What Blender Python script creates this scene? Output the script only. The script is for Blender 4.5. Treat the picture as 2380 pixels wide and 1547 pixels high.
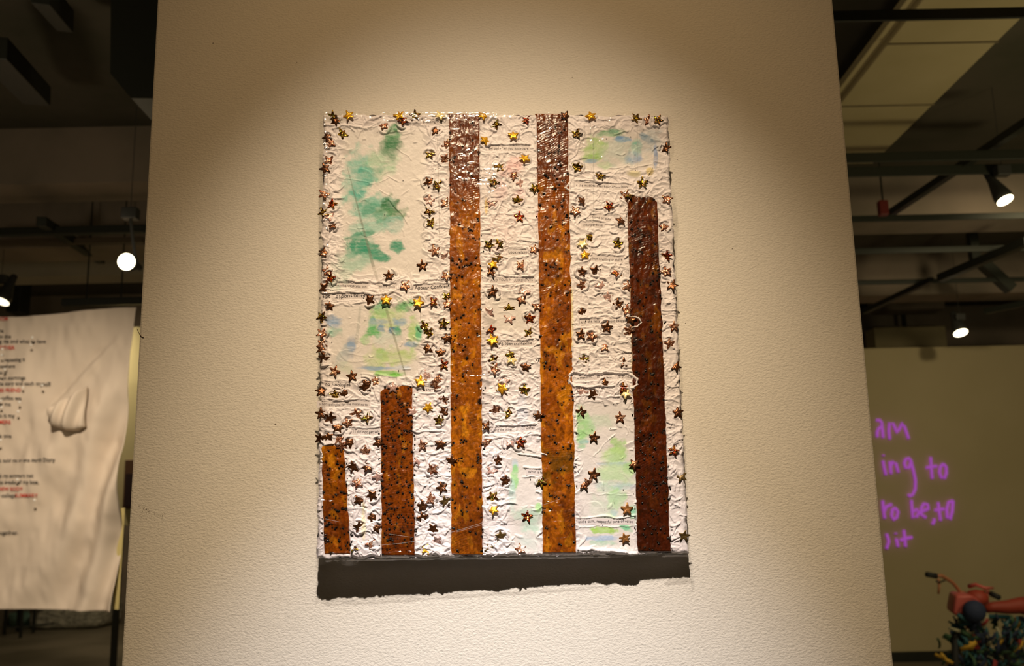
import bpy, bmesh, math, random
import numpy as np
from mathutils import Vector, Matrix
random.seed(7)
RNG = np.random.default_rng(11)
D = bpy.data
COL = bpy.context.scene.collection
for o in list(D.objects): D.objects.remove(o)

# ------------------------------------------------------------------ camera
F, W, H = 2200.0, 2380.0, 1547.0
CAM = np.array([0.0, -1.6, 1.45])
up = np.array([-241.0, 11526.0, -F]); up /= np.linalg.norm(up)
rt = np.array([11526.0, 241.0, 0.0]); rt /= np.linalg.norm(rt)
fw = np.cross(up, rt)
RW = np.array([rt, fw, up])                    # camera -> world rotation
cd = D.cameras.new('camera'); cam = D.objects.new('camera', cd); COL.objects.link(cam)
cam.matrix_world = Matrix.Translation(CAM.tolist()) @ Matrix(RW.tolist()).to_4x4()
cd.sensor_width = 36; cd.lens = 36 * F / W; cd.clip_start = .05; cd.clip_end = 60
cd.dof.use_dof = True; cd.dof.focus_distance = 1.56; cd.dof.aperture_fstop = 5.6
S = bpy.context.scene
S.camera = cam
S.view_settings.view_transform = 'Standard'; S.view_settings.look = 'None'
S.view_settings.gamma = 1; S.view_settings.use_curve_mapping = False
S.view_settings.exposure = 0.0
# ------------------------------------------------------------------ world and lights
wd = D.worlds.new('world'); S.world = wd; wd.use_nodes = True
wd.node_tree.nodes['Background'].inputs[0].default_value = (1, .8, .5, 1)
wd.node_tree.nodes['Background'].inputs[1].default_value = 0.004

def spot(name, loc, target, power, color, angle, blend, radius):
    l = D.lights.new(name, 'SPOT'); l.energy = power; l.color = color
    l.spot_size = math.radians(angle); l.spot_blend = blend; l.shadow_soft_size = radius
    o = D.objects.new(name, l); COL.objects.link(o); o.location = loc
    o.rotation_euler = (Vector(target) - Vector(loc)).to_track_quat('-Z', 'Y').to_euler()
    return o
def point(name, loc, power, color, radius=.15):
    l = D.lights.new(name, 'POINT'); l.energy = power; l.color = color; l.shadow_soft_size = radius
    o = D.objects.new(name, l); COL.objects.link(o); o.location = loc; return o
# track spots above and behind the photographer, aimed at the painting, plus added fill beams
spot('track_spot_key', (-.025, -1.7, 3.3), (-.025, 0, .6), 325, (.864, .896, 1), 30, 1.0, .022)
spot('track_spot_warm', (-.025, -1.7, 3.3), (-.025, 0, 1.2), 143, (1, .75, .46), 44, 1.0, .022)
spot('fill_spot_wash', (-.025, -1.7, 3.3), (-.025, 0, 2.0), 46, (1, .64, .30), 60, 1.0, .022)  # wide beam added to fit the falloff on the pillar
spot('fill_spot_top', (-.025, -1.7, 3.3), (-.025, 0, 1.72), 80, (1, .85, .66), 32, 1.0, .022)  # extra beam added to brighten the upper canvas
# unseen warm fill lights, added to brighten the rest of the hall
spot('fill_spot_cloth', (-1.9, 1.6, 3.3), (-3.1, 4.4, 1.2), 380, (1, .83, .64), 62, 1.0, .06)  # added to brighten the hanging cloth
spot('fill_spot_left', (-3.6, 5.6, 3.3), (-3.6, 8.6, 0), 120, (1, .80, .52), 120, .8, .1)
spot('fill_spot_far', (-4.0, 10.0, 3.2), (-3.8, 12.0, 0), 60, (1, .80, .5), 130, .8, .1)
spot('fill_spot_right', (3.6, 3.4, 3.2), (3.8, 7.8, .9), 95, (1, .82, .50), 110, 1.0, .1)  # added wide to light the partition evenly
point('fill_light_mid', (1.15, 2.1, 2.3), 5, (1, .80, .52))  # added to lift the dark ceiling beside the duct
point('fill_light_right', (3.6, 2.2, 2.0), 46, (1, .84, .48))  # added low to light the duct underside
point('fill_light_left', (-2.6, 1.2, 2.3), 21, (1, .82, .56))  # added to make the left beams and ceiling visible
point('fill_light_rear', (0.5, -3.6, 2.9), 4, (1, .76, .52))

# ------------------------------------------------------------------ helpers
def ray(px, py):
    px = np.asarray(px, float); py = np.asarray(py, float)
    c = np.stack([(px - W / 2) / F, -(py - H / 2) / F, -np.ones_like(px)], -1)
    return c @ RW.T
def at(px, py, Y):
    d = ray(px, py); return CAM + d * ((Y - CAM[1]) / d[..., 1:2])
def atz(px, py, z):
    d = ray(px, py); return CAM + d * ((z - CAM[2]) / d[..., 2:3])
def proj(P):
    c = (P - CAM) @ RW
    return W / 2 + F * c[..., 0] / -c[..., 2], H / 2 - F * c[..., 1] / -c[..., 2]

def s2l(c):
    return tuple((v / 255 / 12.92 if v / 255 <= .04045 else ((v / 255 + .055) / 1.055) ** 2.4) for v in c)
def mat(name, col, rough=.6, metal=0, emit=None, estr=0, spec=.5, coat=0):
    m = D.materials.new(name); m.use_nodes = True
    b = m.node_tree.nodes['Principled BSDF']
    b.inputs['Base Color'].default_value = (*col, 1); b.inputs['Roughness'].default_value = rough
    b.inputs['Metallic'].default_value = metal; b.inputs['Specular IOR Level'].default_value = spec
    b.inputs['Coat Weight'].default_value = coat
    if emit: b.inputs['Emission Color'].default_value = (*emit, 1); b.inputs['Emission Strength'].default_value = estr
    return m
def N(m, t, **k):
    n = m.node_tree.nodes.new(t)
    for a, v in k.items():
        if hasattr(n, a): setattr(n, a, v)
    return n
def L(m, a, b): m.node_tree.links.new(a, b)
def bsdf(m): return m.node_tree.nodes['Principled BSDF']
def add_bump(m, scale, strength, dist, detail=4, vec='Object', kind='ShaderNodeTexNoise', stretch=None):
    tc = N(m, 'ShaderNodeTexCoord'); n = N(m, kind); n.inputs['Scale'].default_value = scale
    if 'Detail' in n.inputs: n.inputs['Detail'].default_value = detail
    src = tc.outputs[vec]
    if stretch:
        mp = N(m, 'ShaderNodeMapping'); mp.inputs['Scale'].default_value = stretch
        L(m, src, mp.inputs[0]); src = mp.outputs[0]
    L(m, src, n.inputs['Vector'])
    b = N(m, 'ShaderNodeBump'); b.inputs['Strength'].default_value = strength; b.inputs['Distance'].default_value = dist
    L(m, n.outputs[0], b.inputs['Height']); L(m, b.outputs[0], bsdf(m).inputs['Normal'])
    return n, b
def mottle(m, c1, c2, scale, detail=5, lo=.35, hi=.65, stretch=None):
    tc = N(m, 'ShaderNodeTexCoord'); n = N(m, 'ShaderNodeTexNoise'); n.inputs['Scale'].default_value = scale
    n.inputs['Detail'].default_value = detail
    src = tc.outputs['Object']
    if stretch:
        mp = N(m, 'ShaderNodeMapping'); mp.inputs['Scale'].default_value = stretch
        L(m, src, mp.inputs[0]); src = mp.outputs[0]
    L(m, src, n.inputs['Vector'])
    r = N(m, 'ShaderNodeValToRGB'); r.color_ramp.elements[0].position = lo; r.color_ramp.elements[1].position = hi
    r.color_ramp.elements[0].color = (*c1, 1); r.color_ramp.elements[1].color = (*c2, 1)
    L(m, n.outputs[0], r.inputs[0]); L(m, r.outputs[0], bsdf(m).inputs['Base Color'])
    return r

def link(name, me, m=None, parent=None, smooth=False):
    if m: me.materials.append(m)
    if smooth: me.polygons.foreach_set('use_smooth', [True] * len(me.polygons))
    o = D.objects.new(name, me); COL.objects.link(o)
    if parent: o.parent = parent
    return o
def tag(o, label=None, cat=None, group=None, kind=None):
    if label: o['label'] = label
    if cat: o['category'] = cat
    if group: o['group'] = group
    if kind: o['kind'] = kind
    return o
def empty(name, loc, label, cat, group=None):
    o = D.objects.new(name, None); COL.objects.link(o); o.location = [float(v) for v in loc]
    return tag(o, label, cat, group)
class MB:
    """collects shapes in world coordinates; build() makes ONE mesh object"""
    def __init__(s): s.v = []; s.f = []
    def add(s, vs, fs):
        k = len(s.v); s.v += [tuple(float(c) for c in v) for v in vs]; s.f += [tuple(i + k for i in f) for f in fs]; return s
    def box(s, a, b):
        (x0, y0, z0), (x1, y1, z1) = a, b
        return s.add([(x0,y0,z0),(x1,y0,z0),(x1,y1,z0),(x0,y1,z0),(x0,y0,z1),(x1,y0,z1),(x1,y1,z1),(x0,y1,z1)],
                     [(0,3,2,1),(4,5,6,7),(0,1,5,4),(1,2,6,5),(2,3,7,6),(3,0,4,7)])
    def beam(s, p, q, w, h):
        p = Vector([float(v) for v in p]); q = Vector([float(v) for v in q]); d = (q - p).normalized()
        a = d.cross(Vector((0, 0, 1)));
        if a.length < .01: a = Vector((1, 0, 0))
        a.normalize(); b = a.cross(d)
        vs = []
        for c in (p, q):
            for sx, sy in ((-1,-1),(1,-1),(1,1),(-1,1)): vs.append(c + a * sx * w / 2 + b * sy * h / 2)
        return s.add(vs, [(0,1,2,3),(7,6,5,4),(0,4,5,1),(1,5,6,2),(2,6,7,3),(3,7,4,0)])
    def tube(s, pts, r, n=10, r2=None, closed=False):
        pts = [Vector([float(v) for v in p]) for p in pts]; k = len(pts); vs = []; ref = None
        for i, p in enumerate(pts):
            if closed: d = pts[(i + 1) % k] - pts[i - 1]
            else: d = pts[min(i + 1, k - 1)] - pts[max(i - 1, 0)]
            d.normalize()
            if ref is None: ref = Vector((0, 0, 1)) if abs(d.z) < .9 else Vector((1, 0, 0))
            a = d.cross(ref)
            if a.length < 1e-4: a = d.cross(Vector((0, 1, 0)))
            a.normalize(); b = a.cross(d); ref = b
            rr = r if r2 is None else r + (r2 - r) * i / (k - 1)
            for j in range(n):
                t = 2 * math.pi * j / n; vs.append(p + a * math.cos(t) * rr + b * math.sin(t) * rr)
        fs = []
        for i in range(k if closed else k - 1):
            for j in range(n):
                a0 = i * n + j; a1 = i * n + (j + 1) % n; i2 = (i + 1) % k
                fs.append((a0, a1, i2 * n + (j + 1) % n, i2 * n + j))
        if not closed: fs += [tuple(range(n))[::-1], tuple(range((k - 1) * n, k * n))]
        return s.add(vs, fs)
    def lathe(s, p, axis, prof, n=24):
        p = Vector([float(v) for v in p]); ax = Vector([float(v) for v in axis]).normalized()
        a = ax.cross(Vector((0, 0, 1)) if abs(ax.z) < .9 else Vector((1, 0, 0))).normalized(); b = ax.cross(a)
        vs = []
        for (r, t) in prof:
            for j in range(n):
                th = 2 * math.pi * j / n; vs.append(p + ax * t + (a * math.cos(th) + b * math.sin(th)) * r)
        fs = []
        for i in range(len(prof) - 1):
            for j in range(n): fs.append((i*n+j, i*n+(j+1)%n, (i+1)*n+(j+1)%n, (i+1)*n+j))
        fs += [tuple(range(n))[::-1], tuple(range((len(prof)-1)*n, len(prof)*n))]
        return s.add(vs, fs)
    def build(s, name, m, parent=None, smooth=False, bevel=0):
        off = Vector((0, 0, 0))
        if parent:
            off = parent.location.copy(); pp = parent.parent
            while pp: off += pp.location; pp = pp.parent
        if not parent:
            A = np.array(s.v); off = Vector(((A[:,0].min()+A[:,0].max())/2, (A[:,1].min()+A[:,1].max())/2, A[:,2].min()))
        me = D.meshes.new(name); me.from_pydata([tuple(Vector(v) - off) for v in s.v], [], s.f); me.update()
        bm = bmesh.new(); bm.from_mesh(me); bmesh.ops.recalc_face_normals(bm, faces=bm.faces); bm.to_mesh(me); bm.free()
        o = link(name, me, m, parent, smooth)
        if not parent: o.location = off
        if bevel:
            bv = o.modifiers.new('bevel', 'BEVEL'); bv.width = bevel; bv.segments = 2; bv.limit_method = 'ANGLE'
        return o
def grid_mesh(name, P, m, parent, cols=None, smooth=True, faces_mask=None):
    r, c = P.shape[:2]; off = np.array(parent.location) if parent else np.zeros(3)
    me = D.meshes.new(name); V = (P - off).reshape(-1, 3)
    idx = np.arange(r * c).reshape(r, c)
    q = np.stack([idx[:-1, :-1], idx[:-1, 1:], idx[1:, 1:], idx[1:, :-1]], -1).reshape(-1, 4)[:, ::-1]
    if faces_mask is not None: q = q[faces_mask[:-1, :-1].reshape(-1)]
    me.vertices.add(len(V)); me.vertices.foreach_set('co', V.astype(np.float32).ravel())
    me.loops.add(q.size); me.loops.foreach_set('vertex_index', q.astype(np.int32).ravel())
    me.polygons.add(len(q)); me.polygons.foreach_set('loop_start', np.arange(0, q.size, 4, dtype=np.int32))
    me.update(calc_edges=True); me.validate()
    if cols is not None:
        at_ = me.color_attributes.new('Col', 'FLOAT_COLOR', 'POINT')
        cc = np.ones((len(V), 4), np.float32); cc[:, :3] = cols.reshape(-1, 3); at_.data.foreach_set('color', cc.ravel())
    if smooth: me.polygons.foreach_set('use_smooth', np.ones(len(me.polygons), bool))
    return link(name, me, m, parent)

def vnoise(X, Y, scale, seed):
    r = np.random.default_rng(seed); T = r.random((256, 256))
    x = X / scale; y = Y / scale; xi = np.floor(x).astype(int); yi = np.floor(y).astype(int)
    fx = x - xi; fy = y - yi; fx = fx*fx*fx*(fx*(fx*6-15)+10); fy = fy*fy*fy*(fy*(fy*6-15)+10)
    g = lambda a, b: T[a % 256, b % 256]
    return (g(xi, yi)*(1-fx)+g(xi+1, yi)*fx)*(1-fy) + (g(xi, yi+1)*(1-fx)+g(xi+1, yi+1)*fx)*fy
def fbm(X, Y, scale, seed, octv=4):
    t = 0; a = 1; s = 0
    for i in range(octv): t = t + a * vnoise(X + 91*i, Y + 37*i, scale, seed + i); s += a; a *= .5; scale *= .5
    return t / s
def sstep(a, b, x):
    t = np.clip((x - a) / (b - a), 0, 1); return t * t * (3 - 2 * t)

# ------------------------------------------------------------------ room shell
CZ = 3.85
m_ceil = mat('ceiling_paint', (.20, .16, .11), .9); mottle(m_ceil, (.055,.052,.030), (.10,.085,.06), 1.2)
m_conc = mat('painted_concrete', (.42, .34, .26), .85); mottle(m_conc, (.24,.20,.15), (.34,.27,.21), 2.0); 
m_wall = mat('hall_wall', (.62, .55, .42), .8); add_bump(m_wall, 60, .2, .003)
m_floor = mat('polished_concrete', (.24, .21, .15), .45); mottle(m_floor, (.17,.15,.10), (.30,.26,.19), 1.1); 
m_black = mat('black_metal', (.018, .02, .014), .5)
m_dgreen = mat('dark_green_steel', (.02, .023, .014), .6)
X0, X1, Y0, Y1 = -7.5, 8.0, -4.6, 13.0
def struct(name, a, b, m):
    o = MB().box(a, b).build(name, m); o['kind'] = 'structure'; return o
struct('floor', (X0, Y0, -.1), (X1, Y1, 0), m_floor)
struct('ceiling', (X0, Y0, CZ), (X1, Y1, CZ + .1), m_ceil)
struct('wall_back', (X0, Y1, 0), (X1, Y1 + .15, CZ), m_conc)
struct('wall_front', (X0, Y0 - .15, 0), (X1, Y0, CZ), m_conc)
struct('wall_left', (X0 - .15, Y0, 0), (X0, Y1, CZ), m_conc)
struct('wall_right', (X1, Y0, 0), (X1 + .15, Y1, CZ), m_conc)

# the pillar that carries the painting
m_pil = mat('rough_cream_wall_paint', (.80, .76, .69), .75, spec=.25)
tc = N(m_pil, 'ShaderNodeTexCoord')
n1 = N(m_pil, 'ShaderNodeTexNoise'); n1.inputs['Scale'].default_value = 185; n1.inputs['Detail'].default_value = 3
n2 = N(m_pil, 'ShaderNodeTexNoise'); n2.inputs['Scale'].default_value = 420; n2.inputs['Detail'].default_value = 2
mp = N(m_pil, 'ShaderNodeMapping'); mp.inputs['Scale'].default_value = (1, 1, 1.7)
L(m_pil, tc.outputs['Object'], mp.inputs[0]); L(m_pil, mp.outputs[0], n1.inputs['Vector']); L(m_pil, mp.outputs[0], n2.inputs['Vector'])
mx = N(m_pil, 'ShaderNodeMath', operation='MULTIPLY_ADD'); mx.inputs[1].default_value = .35
L(m_pil, n2.outputs[0], mx.inputs[0]); L(m_pil, n1.outputs[0], mx.inputs[2])
bp = N(m_pil, 'ShaderNodeBump'); bp.inputs['Strength'].default_value = .55; bp.inputs['Distance'].default_value = .0022
L(m_pil, mx.outputs[0], bp.inputs['Height']); L(m_pil, bp.outputs[0], bsdf(m_pil).inputs['Normal'])
xl = float(at(322.0, 800, 0)[0]); xr = float(at(2009.0, 800, 0)[0])
pillar = MB().box((xl, 0, 0), (xr, .55, CZ)).build('wall_pillar', m_pil, bevel=.004); pillar['kind'] = 'structure'
tag(pillar, 'broad cream pillar with rough roller paint that carries the painting')
m_mark = mat('grey_scuff', (.28, .24, .2), .9)
def mark(px, py, r, seed):
    rr = random.Random(seed); k = 9; c = at(px, py, -.0006); vs = [c]
    for j in range(k):
        a = j / k * 2 * math.pi; q = r * (.3 + .7 * rr.random()) * .0006; vs.append(c + np.array([math.cos(a) * q, 0, math.sin(a) * q]))
    MB().add(vs, [(0, 1 + j, 1 + (j + 1) % k) for j in range(k)]).build('scuff_mark', m_mark, pillar)
for i, (x, y, r) in enumerate([(495,100,2.5),(1330,180,2),(640,985,3),(690,145,2),(1985,492,2.2),(2032,1037,3),(1702,577,2),(1980,1247,2)]): mark(x, y, r, i)
MB().tube([at(x, y, -.001) for x, y in ((319,764),(321,770),(325,777),(330,783),(334,784))], .0006, 5).build('hair_strand', mat('hair', (.12,.07,.04), .6), pillar)
rr = random.Random(3); mb = MB()
for i in range(70):
    x = rr.uniform(320, 385); y = 1178 + (x - 320) * .32 + rr.gauss(0, 4) + (20 if rr.random() < .3 else 0); c = at(x, y, -.0005); q = .0006 * rr.uniform(.6, 1.6)
    mb.add([c, c + [q, 0, 0], c + [q, 0, q * 1.3], c + [0, 0, q]], [(0, 1, 2, 3)])
tag(mb.build('pencil_smudge', m_mark, pillar), kind='stuff')

# ------------------------------------------------------------------ painting frame of reference
PXM = F / 1.55
PL = at(743, 1190, -.060); PR = at(1590, 1190, -.036)
bb = (PR[1] - PL[1]) / (PR[0] - PL[0]); aa = PL[1] - bb * PL[0]
EX = np.array([1, bb, 0]); EX /= np.linalg.norm(EX)
NN = np.array([bb, -1, 0]); NN /= np.linalg.norm(NN); EZ = np.array([0, 0, 1.0])
def canv(px, py, h=0.0):
    d = ray(px, py); t = (aa + bb * CAM[0] - CAM[1]) / (d[..., 1] - bb * d[..., 0])
    return CAM + d * t[..., None] + NN * np.asarray(h, float)[..., None]
CTL, CTR, CBR, CBL = [canv(*p) for p in ((753, 267), (1551, 269), (1600, 1285), (738, 1297))]
ctr = (CTL + CTR + CBL + CBR) / 4
art = empty('mixed_media_painting', (ctr[0], ctr[1] + .02, min(CBL[2], CBR[2])),
            'tall white impasto painting with amber bars and gold stars, hung on the cream pillar', 'painting')
bpy.context.view_layer.update()

# ------------------------------------------------------------------ stars: (x, y, kind) read from the photo, tile by tile
STARS = []
def tile(x0, y0, s, txt):
    for t in txt.split():
        a = t.split(','); STARS.append((x0 + float(a[0]) / s, y0 + float(a[1]) / s, a[2], float(a[3]) if len(a) > 3 else None))
tile(720, 240, 4.55, '240,150,h 275,200,d 415,140,g 350,325,h 190,365,d 220,430,c 215,615,c 165,700,d 785,240,c 945,130,g 990,195,r 1115,125,h 1385,125,w 1330,300,d,0 1275,545,h 1440,440,c 1435,600,c 1262,845,d 1355,880,h 1262,1035,p,8 1440,1060,c 1265,1145,h 1285,1270,h 155,970,c 235,1075,r 150,1165,h 220,1205,p 240,1295,d')
tile(720, 560, 4.55, '150,130,d 190,330,c 220,400,r 160,500,d 838,375,d,0 1190,265,d,-5 1320,110,c 1430,175,p 1445,375,c 1015,480,c 630,625,d 810,625,g,0 1150,660,g 1300,650,r 1450,600,h 1455,670,c 215,690,d 125,805,h 130,985,c 130,1100,c 125,1150,d 150,1250,d 265,1380,c 450,1430,d,-8 705,1480,c 590,1515,d 1175,1490,g 1350,1460,c 1240,1420,p 1250,1135,d,-12 1385,1185,d,0 1410,1310,r 1450,1035,d,-10 1415,880,h 1220,905,h 1255,975,h')
tile(1020, 240, 4.55, '600,230,h 930,190,r 785,350,g,0 490,400,g 470,120,g 905,590,g 640,680,h 790,770,c 580,850,h 870,850,p 1010,910,h 830,1035,h 560,1060,p 850,1210,r,0 530,1500,h 630,1500,h 1335,130,d 1455,340,h 1465,690,h 1440,1150,c 1520,1040,d')
tile(1020, 560, 4.55, '620,175,h 575,250,g 560,330,d 870,265,c 1005,95,c 565,540,d,5 910,535,p 870,615,c 1035,690,c 525,760,p 740,720,h 745,820,p 960,820,r,0 955,975,h 545,935,r 570,1055,g 770,1200,h 770,1255,w 585,1265,h 585,1360,c 915,1335,d,5 690,1490,p')
tile(1300, 240, 4.55, '330,120,g 185,335,h 185,680,h 430,780,h,10 875,850,h 810,165,h 940,190,c 1040,190,h 1120,480,d 525,1100,r 690,985,c 735,975,h 650,1245,d 1135,1020,c 1105,1315,c 320,1420,h 240,1490,w 615,1490,h,8')
tile(1300, 560, 4.55, '265,150,g,0 235,335,d 380,320,d 605,335,r 240,470,c 430,465,p 710,480,c 510,600,p 620,675,d,-8 715,735,c,0 750,835,d 240,760,d 500,920,d,8 230,995,d,5 335,1010,c 730,955,c 475,1115,c 255,1255,h 680,1290,d,0 1130,165,r 1125,330,c 1225,475,d 1250,910,c 1165,1090,c 1255,1330,d')
tile(720, 860, 5.526, '720,220,d 1070,230,p,0 1630,190,c 150,270,d 330,320,h 460,300,d 150,560,d 265,610,d 600,570,c 735,600,h 495,680,c 365,740,d 120,880,d 240,860,d 370,890,c 520,930,d 420,970,c 720,1040,c 885,930,d 745,1240,d 625,1440,c 880,1370,p 560,1240,d 1325,540,p 1520,480,g 1720,390,c 1725,540,d 1660,650,h 1440,970,c 1680,950,d,5 1400,1160,p 1575,1280,c 1700,1510,d')
tile(1020, 860, 5.526, '810,240,g 1095,260,h,5 730,520,c 900,560,h,0 1275,590,d,0 620,720,d 610,930,c 920,920,p 1050,935,r,0 765,1160,d,-5 680,1290,p 855,1420,d,5 1310,1440,h 160,1160,d')
tile(1300, 860, 5.526, '580,170,d,0 295,290,p 435,315,d 815,235,r 840,300,w 275,540,d,5 775,610,c,0 445,865,d,10 440,1340,d,10 315,1470,d 370,1450,c 960,1210,d 1515,545,d,0 1460,1040,r 1640,1360,o')
tile(720, 1120, 5.526, '800,170,d 640,230,d 810,450,d 640,570,d 855,580,d 560,830,h 790,790,c 1550,215,c 1740,250,o 1450,310,d 1450,460,d 1580,600,d 1635,750,p 1500,880,g')
tile(1020, 1120, 5.526, '690,190,h 700,350,g 1130,440,r 790,690,o 660,870,o 1050,900,c')
tile(1300, 1120, 5.526, '865,345,b,3 835,720,b,-15 1600,690,o,10')

# ------------------------------------------------------------------ printed strips: x0, x1, baseline y, slope, text, bold, ridge loop, tone
STRIPS = [
 (983,1038,286,.0,'pressing Anger',0,0,.30), (1134,1228,348,.01,"feel bad when you don't care",0,0,.30),
 (1338,1460,433,.045,'x the muscles over your entire body',0,1,.30), (1376,1420,509,.02,'Stand or step',0,0,.45),
 (1356,1401,526,.0,'interpersonal',0,0,.40), (1182,1229,589,.0,'Look relaxed',0,0,.18),
 (1338,1446,603,.03,'(Still) and adopt a willing posture',0,0,.25), (782,852,666,.04,'escribe ways you can',0,0,.22),
 (879,918,668,.02,'sociate goals',0,0,.30), (964,1046,673,-.04,'Appear Confident',1,0,.15),
 (750,850,693,-.02,'ept Responsibility',1,0,.12), (1140,1238,654,.0,'AND YOUR REQUIREMENTS',0,0,.55),
 (1139,1236,802,-.01,'e willing, open and flexible',0,0,.15), (1350,1474,751,-.03,'k to the facts and avoid exaggeration',0,1,.22),
 (1331,1468,880,-.02,"You make me feel sad when you don't g",0,1,.22), (757,815,896,.03,'no Apologies',1,0,.15),
 (742,855,942,.0,'o not apologize for the mistakes to',0,0,.32), (821,881,1006,.0,'I I did not get wh',0,0,.12),
 (1139,1242,1003,-.06,"Asking the other person's wishes",0,0,.25), (1227,1300,1099,.03,'What is fair to give up',0,0,.20),
 (1344,1470,1214,.0,'and a calm, respectful tone of voice',0,0,.12), (990,1042,908,.0,'sorry or   in',0,0,.45)]

# ------------------------------------------------------------------ impasto relief
nc, nr = 740, 920
s = np.linspace(0, 1, nc)[None, :]; t = np.linspace(0, 1, nr)[:, None]
def bil(s, t): return ((1-s)*(1-t))[..., None]*CTL + (s*(1-t))[..., None]*CTR + (s*t)[..., None]*CBR + ((1-s)*t)[..., None]*CBL
P0 = bil(s, t); GX, GY = proj(P0)
HT = .0006 + .0012 * fbm(GX, GY, 22, 5, 4)
# smooth painted panels, where the knife passed flat
def rect(x0, y0, x1, y1, soft=14):
    return sstep(x0 - soft, x0 + soft, GX) * (1 - sstep(x1 - soft, x1 + soft, GX)) * sstep(y0 - soft, y0 + soft, GY) * (1 - sstep(y1 - soft, y1 + soft, GY))
PAN = [(795,300,990,640),(765,710,975,880),(1350,305,1530,395),(1345,935,1476,1275),(1185,1040,1256,1285),(1135,690,1225,770),(975,1030,1040,1040)]
smooth = np.zeros_like(GX)
for p in PAN: smooth = np.maximum(smooth, rect(*p))
WX = GX + 10 * (fbm(GX, GY, 40, 77, 3) - .5); WY = GY + 10 * (fbm(GX, GY, 40, 99, 3) - .5)
rows = GY.mean(axis=1); 
def window(cx, cy, r):
    # index window on the grid around a photo position
    j = (cx - GX[:, 0].mean()) / (GX[:, -1].mean() - GX[:, 0].mean()) * nc; i = (cy - 267) / (1291 - 267) * nr
    dj = r / 1.14 + 22; di = r / 1.11 + 16
    return slice(max(0, int(i - di)), min(nr, int(i + di))), slice(max(0, int(j - dj)), min(nc, int(j + dj)))
def stroke(cx, cy, ang, Ls, w, h, k=0.0):
    a, b = window(cx, cy, max(Ls, w))
    dx = WX[a, b] - cx; dy = WY[a, b] - cy
    c, q = math.cos(ang), math.sin(ang); u = dx * c + dy * q; v = -dx * q + dy * c + k * u * u
    prof = np.clip((v + w) / (2 * w), 0, 1) ** 1.6 * (1 - sstep(w, w + 2.0, v)) * (1 - sstep(Ls * .7, Ls, np.abs(u)))
    H_ = HT[a, b]; np.maximum(H_, .0006 + h * prof + H_ * .25, out=H_, where=prof > .02)
def ridge(pts, wd_, h, seed=0, jit=.5):
    pts = np.array(pts, float); r2 = np.random.default_rng(seed)
    for (x0, y0), (x1, y1) in zip(pts[:-1], pts[1:]):
        n = max(2, int(math.hypot(x1 - x0, y1 - y0) / 5))
        for q in np.linspace(0, 1, n, endpoint=False):
            x = x0 + (x1 - x0) * q; y = y0 + (y1 - y0) * q
            y += 5.0 * (vnoise(np.array(x), np.array(y * .2), 13, seed + 3) - .5); x += 2 * (vnoise(np.array(y), np.array(x), 15, seed + 4) - .5)
            hh = h * (1 - jit * .5 + jit * (vnoise(np.array(x), np.array(y), 19, seed) - .3))
            a, b = window(x, y, wd_ * 4)
            ang = math.atan2(y1 - y0, x1 - x0); dx = WX[a, b] - x; dy = WY[a, b] - y
            u = dx * math.cos(ang) + dy * math.sin(ang); v = -dx * math.sin(ang) + dy * math.cos(ang)
            g = np.exp(-(v / wd_) ** 2) * np.exp(-(u / 6.5) ** 2)
            H_ = HT[a, b]; np.maximum(H_, hh * g + .0005, out=H_)
def smv(x, y):
    for (a, b, c, d) in PAN:
        if a < x < c and b < y < d: return True
    return False
for i in range(4600):
    x = random.uniform(738, 1602); y = random.uniform(262, 1298)
    sm = smv(x, y)
    if sm and random.random() < .80: continue
    if x > 1556 + (y - 260) * .03:
        stroke(x, y, math.pi / 2 + random.gauss(0, .15), random.uniform(18, 50), random.uniform(6, 10), random.uniform(.0008, .002), random.uniform(-.003, .003)); continue
    h = random.uniform(.0007, .0030) * (.30 if sm else 1)
    left = x > 1000 and random.random() < .5
    ang = random.gauss(0, .5) if random.random() < .6 else random.uniform(0, math.pi)
    if random.random() < .5: ang += math.pi
    stroke(x, y, ang, random.uniform(7, 30) * (1.4 if sm else 1), random.uniform(3.5, 12.0) * (1.3 if sm else 1), h, random.uniform(-.03, .03))
def dome(cx, cy, rx, ry, ang, h):
    a, b = window(cx, cy, max(rx, ry)); c, q = math.cos(ang), math.sin(ang)
    dx = WX[a, b] - cx; dy = WY[a, b] - cy; r2 = ((dx * c + dy * q) / rx) ** 2 + ((-dx * q + dy * c) / ry) ** 2
    g = np.sqrt(np.clip(1 - r2, 0, 1)); H_ = HT[a, b]; np.maximum(H_, .0006 + h * g + H_ * .3, out=H_, where=g > 0)
for i in range(2600):
    x = random.uniform(742, 1550); y = random.uniform(266, 1296)
    if smv(x, y) and random.random() < .93: continue
    ang = random.gauss(0, .45) if random.random() < .55 else random.uniform(0, math.pi)
    if random.random() < .25: dome(x, y, random.uniform(5, 12), random.uniform(2.5, 6), ang, random.uniform(.0008, .0020))
    else: stroke(x, y, ang + (math.pi if random.random() < .5 else 0), random.uniform(4, 14), random.uniform(1.6, 4.0), random.uniform(.0008, .0022), random.uniform(-.06, .06))
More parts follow.
